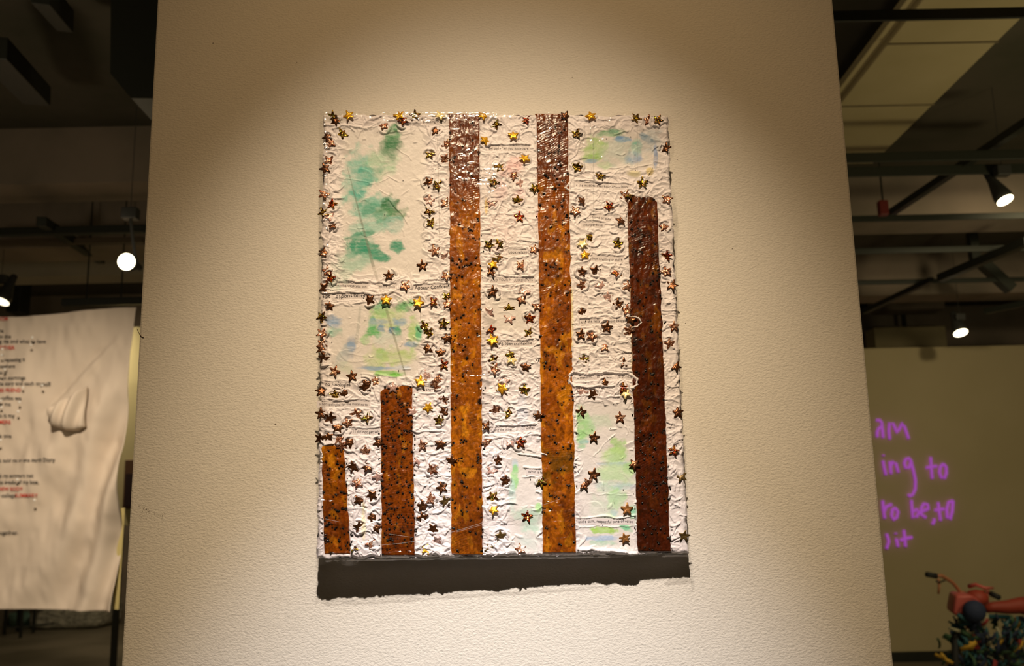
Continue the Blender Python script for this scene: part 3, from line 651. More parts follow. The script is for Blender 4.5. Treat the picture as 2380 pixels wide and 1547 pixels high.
for i, (x, y, kd, an) in enumerate(STARS):
    o = D.objects.new('star', SM[(kd, rs.randrange(4))]); COL.objects.link(o); o.parent = art
    ang = math.radians(an if an is not None else rs.uniform(-34, 34)); 
    flat = an is not None
    tx, ty = rs.gauss(0, .05 if flat else .22), rs.gauss(0, .04 if flat else .16)
    if kd == 'w': tx = -.42; ty = 0
    if kd == 'g': tx = -.30
    lift = STH[i] + (.0012 if kd != 'p' else .0004)
    for q in BARS:
        if q[4] < y < q[5] and min(q[0], q[2]) - 4 < x < max(q[1], q[3]) + 4: lift = max(lift, .0046)
    if kd in 'gw': lift += .0022
    if y > 1260: lift = min(lift, .0022)
    x = min(max(x, 750 - (y - 265) * .008), 1551 + (y - 267) * .048 - 9); y = min(max(y, 271.0), 1276.0)
    c = canv(np.array(x), np.array(y), min(lift, .0060)) - np.array(art.location)
    B = Matrix(((EX[0], EZ[0], NN[0]), (EX[1], EZ[1], NN[1]), (EX[2], EZ[2], NN[2])))
    R = (B @ Matrix.Rotation(-ang, 3, 'Z') @ Matrix.Rotation(tx, 3, 'X') @ Matrix.Rotation(ty, 3, 'Y'))
    sc = rs.uniform(.93, 1.06)
    o.matrix_local = Matrix.Translation(c.tolist()) @ R.to_4x4() @ Matrix.Scale(sc, 4)
    if kd in LBL: o['label'] = LBL[kd]

# ------------------------------------------------------------------ crinkled clear film
m_film = D.materials.new('clear_cling_film'); m_film.use_nodes = True; nt = m_film.node_tree; nt.nodes.clear()
out = nt.nodes.new('ShaderNodeOutputMaterial'); mixn = nt.nodes.new('ShaderNodeMixShader'); tr = nt.nodes.new('ShaderNodeBsdfTransparent'); gl = nt.nodes.new('ShaderNodeBsdfGlossy')
gl.inputs['Roughness'].default_value = .13; gl.inputs['Color'].default_value = (1, .97, 1, 1); fr = nt.nodes.new('ShaderNodeFresnel'); fr.inputs[0].default_value = 1.5
tr.inputs[0].default_value = (.985, .98, .975, 1)
mulf = nt.nodes.new('ShaderNodeMath'); mulf.operation = 'MINIMUM'; mulf.inputs[1].default_value = .13; nt.links.new(fr.outputs[0], mulf.inputs[0]); nt.links.new(mulf.outputs[0], mixn.inputs[0]); nt.links.new(tr.outputs[0], mixn.inputs[1]); nt.links.new(gl.outputs[0], mixn.inputs[2]); nt.links.new(mixn.outputs[0], out.inputs[0])
px, py = np.meshgrid(np.arange(735, 1606, 1.7), np.arange(262, 1306, 1.7))
lx = 743 - (py - 265) * .008; rx_ = 1556 + (py - 265) * .047
edge = np.minimum(np.minimum(px - lx, rx_ - px), np.minimum(py - 264, 1300 - (px - 735) * .015 - py))
M = np.zeros_like(px) + .05
def am(cx, cy, rx, ry, k):
    global M
    M = np.maximum(M, k * (1 - sstep(.5, 1.1, np.hypot((px - cx) / rx, (py - cy) / ry) + .5 * (fbm(px, py, 30, 801, 3) - .5))))
for q in [(1080,400,45,60,.6),(1080,300,45,50,.22),(1285,345,45,60,.6),(1290,290,35,40,.25),(1150,430,50,50,.6),(1450,300,110,50,.5),(1400,350,70,40,.5),(1000,275,260,16,.5),(1500,280,70,25,.6),
          (752,600,14,420,.6),(756,1200,22,120,.9),(1105,880,30,60,.7),(1110,800,20,40,.5),(1135,750,16,40,.4),(1200,1195,160,18,.5),(1300,1180,50,40,.7),(1300,1230,46,40,.6),
          (925,1250,50,30,.7),(790,1210,40,40,.5),(1530,460,80,14,.3),(1512,650,26,26,.5),(1500,800,40,20,.7),(1505,1240,40,40,.4),(1130,960,22,40,.7),(1500,560,60,60,.25),(1570,1290,40,20,.4),(900,1290,200,12,.8),(1200,1296,200,12,.6),(1090,1240,60,40,.5)]: am(*q)
cr = np.abs(fbm(px * .6 + 30 * fbm(px, py, 40, 811, 2), py * 1.5 + 20 * fbm(px, py, 35, 819, 2), 18, 812, 3) - .5) * 2
cr2 = np.abs(vnoise(px * .7 + py * .9, py * .5 - px * .5, 8, 813) - .5) * 2
hf = .0054 + M * (.0022 * (1 - cr) ** 3 + .0005 * (1 - cr2)) + .0007 * fbm(px, py, 60, 815, 3)
over = np.clip(-edge / 9, 0, 1); hf = hf - .012 * over ** 1.5
keep = (M > .10) & (edge > -7)
film = grid_mesh('cling_film', canv(px, py, hf), m_film, art, None, smooth=False, faces_mask=keep)
film['label'] = 'crinkled clear cling film with white glints'
# long stretched film pleats at the bottom, right edge bulge, ragged fringe under the lower edge
m_ple = D.materials.new('bunched_cling_film'); m_ple.use_nodes = True; b_ = bsdf(m_ple)
b_.inputs['Base Color'].default_value = (.75, .72, .68, 1); b_.inputs['Roughness'].default_value = .15; b_.inputs['Alpha'].default_value = .16
mb = MB()
for (pts, r) in [([(1043,1238),(1090,1224),(1140,1208),(1190,1198),(1230,1186),(1268,1184)],.0005),([(1060,1236),(1130,1216),(1200,1204)],.0004),([(884,1266),(930,1262),(1000,1252),(1040,1246)],.0005),
    ([(905,1240),(960,1248)],.0004),([(1258,1174),(1300,1160)],.0004),([(1192,400),(1220,404),(1262,408)],.0005),([(1330,330),(1360,308),(1400,300)],.0006),([(758,1205),(790,1212)],.0005),
    ([(1455,736),(1490,726),(1508,716)],.0002)]:
    P_ = [canv(np.array(float(x)), np.array(float(y)), .0085) for x, y in pts]; mb.tube(P_, r, 5)
tag(mb.build('film_pleats', m_ple, art, True), kind='stuff')
mb = MB(); rs = random.Random(9)
def sheet(pts_top, pts_bot, n=3):
    k = len(pts_top); vs = []; 
    for i in range(k): vs += [pts_top[i], (np.array(pts_top[i]) + np.array(pts_bot[i])) / 2 + NN * .002 * rs.uniform(-1, 1), pts_bot[i]]
    mb.add(vs, [f for i in range(k - 1) for f in ((3*i, 3*i+1, 3*i+4, 3*i+3), (3*i+1, 3*i+2, 3*i+5, 3*i+4))])
K = 90; xs = np.linspace(737, 1601, K); tops = []; bots = []
for i, x in enumerate(xs):
    yb = 1300 - (x - 735) * .0150
    dr = 0 + 4 * vnoise(np.array(x), np.array(0.), 28, 901) + (16 if x < 825 else 0) * vnoise(np.array(x), np.array(3.), 13, 905) + rs.random() * 3
    tops.append(canv(np.array(x), np.array(yb - 4), .002)); bots.append(canv(np.array(x), np.array(yb + dr), -.004 - .004 * rs.random()))
sheet(tops, bots); 
fringe = mb.build('film_fringe', m_ple, art, True)
mb = MB(); K = 60; tops = []; bots = []
for i, y in enumerate(np.linspace(430, 1340, K)):
    x = 1558 + (y - 265) * .0458; dx = 2.5 + 5 * vnoise(np.array(y), np.array(1.), 60, 907) + (6 * math.exp(-((y - 480) / 60) ** 2)) + (12 * math.exp(-((y - 1318) / 10) ** 2))
    tops.append(canv(np.array(x - 6), np.array(min(y, 1288)), .001)); bots.append(canv(np.array(x - 3 + dx), np.array(y), -.012))
sheet(tops, bots); mb.build('film_fringe', m_ple, art, True); mb = MB()
K = 60; tops = []; bots = []
for i, y in enumerate(np.linspace(280, 1330, K)):
    x = 744 - (y - 265) * .0085; dx = 1 + 5 * vnoise(np.array(y), np.array(2.), 50, 909)
    tops.append(canv(np.array(x + 8), np.array(min(y, 1292)), .002)); bots.append(canv(np.array(x - dx), np.array(y), -.012))
sheet(tops, bots); mb.build('film_fringe', m_ple, art, True)

# ------------------------------------------------------------------ ceiling steel, ducts, pipes
def hbeam(name, x0, y0, x1, y1, z, w, h, m, label, cat, group=None):
    p, q = atz(x0, y0, z), atz(x1, y1, z)
    if abs(y1 - y0) < 25: q = np.array([q[0], p[1], z])
    o = MB().beam(p, q, w, h).build(name, m, bevel=.003); return tag(o, label, cat, group)
m_olive = mat('olive_duct_paint', (.46, .38, .20), .6); mottle(m_olive, (.42,.35,.18), (.50,.42,.24), 1.5)
# left: two deep concrete beams across the hall
def cbeam(name, yb, d, zb, x0, x1, label, m=m_conc, th=.35, rot=0):
    o = MB().box((x0, d - 1.6, zb), (x1, d - 1.6 + th, CZ)).build(name, m); o['kind'] = 'structure'; o['label'] = label; return o
cbeam('ceiling_beam', 365, 5.5, 3.49, -7.4, -.9, 'nearest deep ceiling beam left of the pillar')
cbeam('ceiling_beam', 525, 6.55, 3.40, -7.4, -1.0, 'second deep ceiling beam left of the pillar', th=.4)
cbeam('ceiling_beam', 600, 8.2, 3.62, -7.4, -1.2, 'pale far ceiling beam left of the pillar', m_wall, .3)
cbeam('ceiling_beam', 640, 9.9, 3.45, -7.4, -1.5, 'farthest low ceiling beam left of the pillar')
cbeam('ceiling_beam', 300, 6.6, 3.48, 1.2, 7.9, 'near ceiling beam right of the pillar')
cbeam('ceiling_beam', 300, 8.8, 3.42, 1.6, 7.9, 'middle ceiling beam right of the pillar')
cbeam('ceiling_beam', 300, 11.4, 3.35, 1.6, 7.9, 'far ceiling beam right of the pillar')
# pipes left
PG = 'dark pipes under the ceiling left of the pillar'
hbeam('ceiling_pipe', -60, 541, 335, 528, 3.28, .05, .05, m_dgreen, 'dark green pipe nearest under the second beam, above the round lamp', 'pipe')
hbeam('ceiling_pipe', -60, 566, 335, 560, 3.35, .04, .04, mat('brown_pipe', (.12,.085,.05), .6), 'brown pipe between two pale beam strips left of the pillar', 'pipe')
o = MB().beam(at(96, 514, 4.0), at(235, 604, 5.6), .06, .06).build('ceiling_strut', m_dgreen, bevel=.004); tag(o, 'dark strut slanting down to the right above the cloth banner', 'strut')
hbeam('lighting_track', 146, 703, 335, 699, 2.95, .05, .05, m_black, 'black lighting track just above the hanging cloth', 'track')
o = MB().beam(at(-20, 110, 2.2), at(86, 222, 2.9), .13, .1).build('cable_tray', m_black, bevel=.004); tag(o, 'black cable tray slanting across the upper left ceiling', 'cable tray')
o = MB().beam(at(95, -20, 1.8), at(152, 48, 2.3), .07, .1).build('cable_tray', m_black, bevel=.004); tag(o, 'short black cable tray at the very top left', 'cable tray')
mb = MB(); 
mb.add([at(258,-60,2.0), at(420,-60,2.0), at(420,230,2.0), at(305,228,2.0), at(256,170,2.0)] + [v + np.array([0,.5,0]) for v in (at(258,-60,2.0), at(420,-60,2.0), at(420,230,2.0), at(305,228,2.0), at(256,170,2.0))],
       [(0,1,2,3,4),(9,8,7,6,5),(0,5,6,1),(1,6,7,2),(2,7,8,3),(3,8,9,4),(4,9,5,0)])
tag(mb.build('air_duct', m_black), 'black air duct box against the upper left edge of the pillar', 'duct')
mb = MB().box(tuple(at(12, 724, 7.0)), tuple(at(76, 648, 7.2))); tag(mb.build('ceiling_speaker_box', m_black, bevel=.01), 'dark box hanging above the left end of the cloth', 'box')
mb = MB().box(tuple(at(82, 770, 8.4)), tuple(at(128, 560, 8.7))); o = mb.build('concrete_column', m_conc); o['kind'] = 'structure'
for o_, xs_ in ((D.objects['lighting_track'], (-2.75, -2.45)), ):
    zz = o_.location.z
    cx_ = o_.location.x
    for dx in (-.12, .12): MB().box((cx_ + dx - .004, o_.location.y - .004, zz + .045), (cx_ + dx + .004, o_.location.y + .004, CZ - .001)).build('suspension_rod', m_black, o_)
# right: duct and pipes
duct = empty('ceiling_duct', (2.06, 2.0, 3.6), 'long olive rectangular duct under the ceiling at the upper right', 'duct')
MB().box((1.81, .3, 3.6), (2.33, 4.15, 3.68)).build('duct_body', m_olive, duct, bevel=.006)
MB().box((1.76, .3, 3.625), (1.808, 4.15, 3.665)).build('flange', m_olive, duct, bevel=.004)
for yy in (2.55, 3.25): MB().box((1.808, yy, 3.594), (2.332, yy + .012, 3.6)).build('seam', mat('dark_seam', (.2,.16,.09), .7), duct)  # thin dark strips for the duct seams
for a, b in (((2022, 55), (2034, 172)), ((2128, 18), (2037, 172))):
    p = at(a[0], a[1], 2.9); q = at(b[0], b[1], 3.3); MB().tube([p, q], .010, 8).build('hanger_rod', m_olive, duct)
for i, (y, z, th, lb) in enumerate([(42, 3.34, .045, 'highest black ceiling pipe right of the pillar'), (371, 3.30, .055, 'black pipe crossing under the duct end, second from the top right of the pillar'),
        (404, 3.36, .06, 'dark pipe just below the duct end right of the pillar'), (513, 3.28, .042, 'dark pipe touching the lower end of the upper strut'), (588, 3.28, .045, 'dark pipe at middle height right of the pillar'), (661, 3.28, .04, 'thin dark pipe crossing the long thin strut')]):
    hbeam('ceiling_pipe', 1930, y - 3, 2440, y - 1, z, .014, th, m_black if i == 0 else m_dgreen, lb, 'pipe')
def strut(x0, y0, x1, y1, z, th, lb, m=m_black):
    o = MB().beam(atz(x0, y0, z), atz(x1, y1, z), th, th).build('ceiling_strut', m, bevel=.003); tag(o, lb, 'strut')
strut(2066, 498, 2390, 282, 3.40, .045, 'thick black strut rising to the right beside the upper lamp')
strut(2008, 724, 2165, 650, 3.24, .045, 'long thin black strut rising from the pillar edge')
strut(2185, 646, 2390, 560, 3.22, .06, 'short black strut rising to the right above the lower lamp')
strut(2290, 723, 2390, 703, 3.1, .05, 'small dark strut at the right edge above the partition')
o = MB().beam(at(2258, 540, 6.0), at(2268, 615, 6.0), .07, .07).build('ceiling_bracket', m_dgreen); tag(o, 'upright dark bracket between two pipes right of the pillar', 'bracket')
o = MB().beam(at(2278, 606, 6.1), at(2350, 672, 6.1), .10, .08).build('ceiling_bracket', m_dgreen); tag(o, 'slanting dark bracket falling to the right above the lower lamp', 'bracket')
o = MB().box(tuple(at(2047, 498, 4.0)), tuple(at(2057, 470, 4.05))).build('sprinkler_valve', mat('dark_red', (.16,.02,.015), .5), bevel=.004); tag(o, 'small dark red valve at the foot of the upper strut', 'valve')
v_ = at(2052, 470, 4.02); MB().tube([v_ - np.array([0, 0, .02]), (v_[0], v_[1], CZ - .002)], .006, 6).build('drop_pipe', m_black, o)
o = MB().box(tuple(at(2040, 720, 9.0)), tuple(at(2166, 680, 9.3))).build('ventilation_box', m_conc, bevel=.01); tag(o, 'pale ventilation box beyond the long thin strut', 'box')
o = MB().box(tuple(at(2038, 830, 9.3)), tuple(at(2172, 768, 9.6))).build('ventilation_box', m_olive, bevel=.01); tag(o, 'olive box rising just above the partition top', 'box')
MB().box((o.location.x - .02, o.location.y - .02, o.location.z + .2), (o.location.x + .02, o.location.y + .02, CZ - .001)).build('suspension_rod', m_black, o)

# partition with glowing handwriting
YP = 7.8
zt = float(at(2180, 806, YP)[2])
m_part = mat('partition_paint', (.60, .50, .30), .85); mottle(m_part, (.56,.47,.27), (.63,.53,.32), .8)
part = MB().box((2.0, YP, .09), (7.9, YP + .14, zt)).build('wall_partition', m_part); part['kind'] = 'structure'
bbd = MB().box((2.0, YP - .02, 0), (7.9, YP + .14, .09)).build('baseboard_partition', m_black); bbd['kind'] = 'structure'
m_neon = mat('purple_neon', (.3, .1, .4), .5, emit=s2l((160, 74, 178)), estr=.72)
HW = [[(170,583),(192,583),(207,600),(208,625),(185,640),(175,665),(176,700)],[(207,610),(212,655),(216,705)],
 [(262,715),(256,655),(260,603),(285,605),(300,640),(312,668),(325,650),(348,603),(365,630),(380,675),(393,712)],
 [(218,822),(219,830)],[(215,862),(223,910),(236,962)],[(262,868),(268,915),(272,955)],[(268,900),(285,870),(305,880),(322,945)],
 [(408,862),(395,846),(372,852),(362,880),(372,912),(395,912),(408,880),(408,862),(425,930),(440,1000),(438,1060),(420,1098),(400,1108),(390,1096)],
 [(545,838),(548,900),(556,988)],[(514,912),(550,905),(588,900)],[(632,885),(612,905),(606,945),(620,982),(640,985),(654,950),(652,905),(632,885)],
 [(213,1138),(218,1200),(228,1262)],[(222,1215),(240,1180),(276,1164)],[(298,1188),(280,1205),(275,1245),(290,1270),(312,1255),(320,1215),(298,1188)],
 [(412,1135),(416,1195),(422,1258),(450,1250),(464,1220),(450,1200),(420,1215)],[(482,1215),(530,1195),(524,1165),(498,1160),(480,1190),(480,1235),(512,1256)],
 [(568,1262),(570,1280),(556,1302)],[(596,1150),(604,1210),(614,1278)],[(574,1206),(636,1196)],[(700,1140),(668,1150),(656,1200),(660,1258),(680,1268),(694,1215),(700,1140)],
 [(240,1368),(256,1420),(240,1472)],[(304,1362),(305,1370)],[(308,1400),(320,1458)],[(360,1342),(372,1458)],[(336,1412),(375,1400),(416,1392)]]
hw = empty('neon_handwriting', at(2120, 1130, YP - .02), 'purple glowing handwriting in four lines on the olive partition wall', 'sign')
bpy.context.view_layer.update()
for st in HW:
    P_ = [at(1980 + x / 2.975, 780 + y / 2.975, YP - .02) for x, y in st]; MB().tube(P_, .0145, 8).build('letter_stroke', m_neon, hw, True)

# ------------------------------------------------------------------ lamps
m_glow = mat('lamp_lens', (1, .9, .7), .4, emit=(1, .86, .55), estr=9)
m_glow2 = mat('lamp_lens_dim', (1, .9, .7), .4, emit=(1, .88, .6), estr=3)
m_can = mat('lamp_can', (.05, .05, .045), .45)
def track_lamp(px, py, Y, axis, rad, label, stem_to, m=m_glow):
    c = at(px, py, Y); o = empty('track_lamp', c, label, 'lamp', None); bpy.context.view_layer.update()
    ax = Vector(axis).normalized(); back = -ax
    MB().lathe(c, ax, [(rad, -.006), (rad * .98, .004), (rad * .6, .007)]).build('lens', m, o, True)
    MB().lathe(c, back, [(rad * 1.04, .001), (rad * 1.12, .03), (rad * .95, .07), (rad * .55, .15), (rad * .45, .22), (.01, .23)]).build('housing', m_can, o, True)
    top = Vector([float(v) for v in c]) + back * .17; e = at(*stem_to, Y)
    MB().tube([top, (e[0], e[1], e[2])], .009, 8).build('stem', m_can, o)
    MB().box(tuple(np.array(e) - [.04, .03, .01]), tuple(np.array(e) + [.04, .03, .05])).build('track_adapter', m_can, o, bevel=.004)
    MB().box((e[0] - .0015, e[1] - .0015, e[2] + .05), (e[0] + .0015, e[1] + .0015, CZ - .002)).build('suspension_wire', m_can, o)
    return o
track_lamp(294, 608, 3.2, (.10, -1, -.12), .044, 'round lamp glowing beside the left edge of the pillar', (303, 505))
track_lamp(3, 700, 5.0, (-.2, -.35, -1), .055, 'small lamp cut by the left picture edge above the cloth', (3, 655), m_glow2)
track_lamp(2233, 773, 6.8, (.05, -.42, -1), .060, 'lit lamp just above the olive partition', (2231, 742))
track_lamp(2336, 465, 3.6, (.25, -.38, -1), .046, 'upper right lamp beside the thick strut', (2330, 405))

# ------------------------------------------------------------------ hanging cloth
YC = 4.4
m_cloth = mat('unbleached_cotton', s2l((216, 200, 180)), .9); add_bump(m_cloth, 300, .2, .001)
n_r, n_c = 190, 130
u = np.linspace(0, 1, n_c)[None, :]; v = np.linspace(0, 1, n_r)[:, None]
yt = 736 - 22 * sstep(.35, 1, u) ; yb_ = 1412 + 8 * u
py = yt + (yb_ - yt) * v
xe = 317 - 54 * v ** .8 + 0 * u
px = -150 + (xe + 150) * u
dz = .05 * np.sin((px - 60 - (py - 900) * -.28) / 13.5) * sstep(90, 260, px) * sstep(.12, .6, v)
dz = dz + .03 * np.sin((px + .9 * py) / 34 + 1.5) * sstep(-.1, .4, v) + .05 * (fbm(px, py, 120, 702, 3) - .5) + .02 * (fbm(px, py * .5, 28, 703, 2) - .5)
f1 = np.exp(-(((px - 70) - (985 - py) * .95) / 12) ** 2) * sstep(80, 120, px) * sstep(1000, 960, py) * sstep(760, 830, py); dz = dz - .014 * f1 + .014 * np.roll(f1, 4, 1)
PC = at(px, py, YC) + np.stack([0 * px, -dz, 0 * px], -1)
cl = empty('hanging_cloth', at(150, 1412, YC), 'large cream cloth banner with black and red lettering hanging left of the pillar', 'cloth'); bpy.context.view_layer.update()
o = grid_mesh('cloth_sheet', PC, m_cloth, cl)
sm_ = o.modifiers.new('thickness', 'SOLIDIFY'); sm_.thickness = .004
# sewn pocket bulging from the sheet
uu, vv = np.meshgrid(np.linspace(0, 1, 26), np.linspace(0, 1, 30))
qx = 122 + 88 * uu + 0 * vv; qy = (950 - 52 * uu ** 1.3) * (1 - vv) + vv * (985 + 18 * np.sin(uu * 2.6) - 0 * uu); e_ = np.sin(np.pi * uu) * np.sin(np.pi * np.clip(vv, 0, 1)) ** .5
dq = .05 + .10 * e_ ** .6 + .02 * np.sin(uu * 17 + vv * 5)
grid_mesh('pocket', at(qx, qy, YC) + np.stack([0 * qx, -dq, 0 * qx], -1), m_cloth, cl).modifiers.new('t', 'SOLIDIFY').thickness = .006
xs = np.linspace(0, 1, 5)[None, :]; ys = np.linspace(0, 1, 14)[:, None]
lx_ = 262 + 14 * xs + 0 * ys + (1 - ys) * 14; ly_ = 1180 + 236 * ys + 0 * xs
grid_mesh('lining_strip', at(lx_, ly_, YC + .06), mat('pale_yellow_lining', s2l((196,180,118)), .9), cl)['label'] = 'pale yellow lining along the right edge'
m_ink = mat('black_cloth_ink', (.03, .028, .025), .9); m_rink = mat('red_cloth_ink', s2l((205, 55, 40)), .8)
CLT = [(741,20,'r','FROM'),(768,8,'k','the'),(782,27,'k','in this'),(793,106,'k','was asking me and what to have'),(808,35,'r','MOTHER'),(836,62,'k','repeating it'),
 (851,38,'k','somewhere'),(865,20,'k','one of'),(879,65,'k','from mornings'),(892,117,'k','and tell the story and each myself'),(908,55,'r','BECOMES FRIEND'),(926,55,'k','the coffee we'),
 (940,32,'k','for me'),(966,38,'k','to it my'),(981,28,'r','SUMMERS'),(1012,25,'k','the one'),(1069,136,'k','that told me on one march Diary'),(1105,85,'k','through my summers not'),(1120,97,'k','that breaks of my box.'),
 (1136,60,'r','the NEW BODY'),(1151,42,'k','for my college'),(1151,92,'r','SUMMARY'),(1237,40,'k','together.')]
for (yb2, xr2, kk, tx) in CLT:
    me, co = text_mesh(tx, 1); k = 12.5 if kk == 'k' else 12; co = co - [co[:, 0].max(), 0, 0]
    px = xr2 + co[:, 0] * k * .92; py = yb2 + 4 - co[:, 1] * k - px * .0
    # lay the print on the cloth surface
    jj = np.clip(((px + 150) / (317 - 54 * ((py - 730) / 680).clip(0, 1) ** .8 + 150) * (n_c - 1)), 0, n_c - 1).astype(int)
    ii = np.clip((py - 736) / 677 * (n_r - 1), 0, n_r - 1).astype(int)
    co2 = at(px, py, YC) - np.stack([0 * px, dz[ii, jj] + .010, 0 * px], -1) - np.array(cl.location)
    me.vertices.foreach_set('co', co2.ravel()); me.update(); me.materials.clear(); me.name = 'lettering'
    o = link('lettering', me, m_ink if kk == 'k' else m_rink, cl)
m_sequin = mat('sequin_glint', (1, .97, .9), .25, 0, coat=1)  # glinting sequins, the glint put into a white base colour
for (x, y) in [(72,801),(5,811),(4,825),(11,858),(53,900),(2,931),(45,934),(3,946),(42,956),(40,1114),(80,1162),(1,1022),(98,895),(75,784)]:
    c = at(x, y, YC - .075); MB().lathe(c, (0, -1, 0), [(.001, -.008), (.006, -.005), (.0085, 0), (.006, .005), (.001, .008)], 10).build('sequin', m_sequin, cl, True)

# things behind the cloth
m_pnl = mat('white_panel', s2l((205, 195, 150)), .8)
pnl = empty('display_panel', at(290, 1222, 5.9), 'pale display panel in the gap between the cloth and the pillar', 'panel'); bpy.context.view_layer.update()
MB().box(tuple(at(240, 1222, 5.9)), tuple(at(420, 760, 5.95))).build('board', m_pnl, pnl, bevel=.004)
pq = at(268, 1300, 5.95)
MB().box((pq[0], 5.951, 0), (pq[0] + .04, 5.99, 2.2)).build('post', m_black, pnl)
fp = empty('framed_picture', at(300, 1182, 5.86), 'small dark framed picture on the pale panel beside the pillar', 'picture'); bpy.context.view_layer.update()
MB().box(tuple(at(284, 1182, 5.87)), tuple(at(330, 1068, 5.898))).build('frame', mat('brown_frame', (.12,.06,.03), .5), fp, bevel=.004)
MB().box(tuple(at(288, 1176, 5.862)), tuple(at(326, 1100, 5.87))).build('picture', mat('dark_picture', (.03,.012,.014), .6), fp)
# fleecy grey bench
c = atz(188, 1452, 0.0); 
bm = bmesh.new(); bmesh.ops.create_icosphere(bm, subdivisions=5, radius=1)
for vv_ in bm.verts:
    p = vv_.co; q = 6; k = (abs(p.x) ** q + abs(p.y) ** q + abs(p.z) ** q) ** (-1 / q)
    n = math.sin(p.x * 19 + p.z * 7) * math.sin(p.y * 23 + p.x * 5) * math.sin(p.z * 17)
    vv_.co = Vector((p.x * k * .52, p.y * k * .45, p.z * k * .20 + .20)) * (1 + .035 * n)
me = D.meshes.new('rock_bench'); bm.to_mesh(me); bm.free()
m_rock = mat('fleecy_grey', (.4,.38,.32), .95); mottle(m_rock, (.25,.24,.2), (.55,.52,.42), 14); add_bump(m_rock, 30, .8, .03)
o = link('upholstered_bench', me, m_rock, None, True); o.location = (float(c[0]), 12.45, 0.0); tag(o, 'low mottled grey bench on the floor below the cloth', 'bench')
# black low table legs and a green-blue crate
tb = empty('black_table', atz(40, 1478, 0), 'black table with thin legs on the floor at the lower left', 'table'); bpy.context.view_layer.update()
q0 = atz(47, 1482, 0)
for (x, y) in ((10, 1474), (47, 1482), (77, 1470), (40, 1466)):
    p = atz(x, y, 0); MB().beam((p[0], p[1], 0), (p[0], p[1], .68), .032, .032).build('leg', m_black, tb)
MB().box((q0[0] - .45, q0[1] - .1, .68), (q0[0] + .25, q0[1] + .75, .72)).build('table_top', m_black, tb, bevel=.004)
MB().beam((q0[0] - .25, q0[1] + .1, .12), (q0[0] + .2, q0[1] + .5, .12), .02, .02).build('stretcher', m_black, tb)
c = atz(18, 1462, 0)
mb = MB(); 
for zz, k in ((0, .9), (.16, 1.0)): pass
o = MB().lathe((c[0], c[1] + .55, 0), (0, 0, 1), [(.15, 0), (.235, .01), (.25, .08), (.262, .17), (.25, .172), (.235, .08), (.01, .03)], 28).build('plastic_tub', mat('aqua_plastic', s2l((125, 165, 150)), .4), None, True)
tag(o, 'pale aqua plastic tub on the floor behind the black table legs', 'tub')

# ------------------------------------------------------------------ decorated bicycle
YB = 5.4
bk = empty('decorated_bicycle', (at(2240, 1500, YB)[0], YB, 0), 'bicycle with pink basket and teal ribbons in front of the olive partition', 'bicycle'); bpy.context.view_layer.update()
m_pink = mat('pink_plastic', s2l((205, 100, 92)), .5); m_red = mat('red_vinyl', s2l((160, 62, 44)), .6); m_skin = mat('peach_tape', s2l((176, 118, 84)), .6)
m_tire = mat('tyre', (.02,.02,.02), .8); m_navy = mat('navy_fabric', s2l((44, 54, 82)), .8); m_teal = mat('teal_frame', s2l((40, 88, 96)), .4)
def B(x, y, d=0): return at(x, y, YB + d)
MB().tube([B(2175,1338), B(2188,1337,.02), B(2200,1344,.04), B(2213,1352,.06), B(2222,1362,.08), B(2232,1375,.1), B(2250,1380,.1), B(2275,1376,.08), B(2290,1371,.05), B(2303,1378,.02)], .0125, 10).build('handlebar', m_skin, bk, True)
MB().tube([B(2154,1334,-.03), B(2176,1338)], .019, 12).build('grip', m_tire, bk, True)
MB().tube([B(2303,1379,.02), B(2322,1388,-.05)], .019, 12).build('grip', m_tire, bk, True)
MB().tube([B(2181,1345), B(2183,1360,-.02), B(2181,1380,-.02)], .011, 8, .007).build('streamer', m_skin, bk, True)
MB().tube([B(2196,1348,.03), B(2186,1352,-.03), B(2176,1350,-.05)], .006, 8).build('brake_lever', m_black, bk, True)
MB().tube([B(2296,1372,.04), B(2292,1388,-.02), B(2298,1402,-.03)], .010, 8).build('brake_lever', m_pink, bk, True)
c = B(2248, 1412, -.06)
f = [B(2222,1382,-.12), B(2266,1386,-.16), B(2292,1410,-.05), B(2284,1432,-.05), B(2252,1446,-.12), B(2214,1426,-.10)]
g = [np.array(p) + [.06, .24, .01] for p in f]
MB().add(f + g, [(0,1,2,3,4,5),(11,10,9,8,7,6)] + [(i, i+6, (i+1)%6+6, (i+1)%6) for i in range(6)]).build('basket', m_pink, bk, True, bevel=.02)
MB().lathe(B(2266, 1420, -.20), (-.1, -1, .1), [(.072, -.04), (.075, .0), (.06, .03), (.03, .045), (.005, .05)], 20).build('headlamp', m_navy, bk, True)
MB().lathe(B(2270, 1388, .0), (0, 0, 1), [(.05, -.05), (.075, -.03), (.08, .01), (.05, .045), (.01, .055)], 18).build('bell', m_red, bk, True)
MB().tube([B(2252,1362,.05), B(2268,1358,.0), B(2290,1366,-.05), B(2308,1366,0)], .016, 8, .008).build('ribbon_bow', m_pink, bk, True)
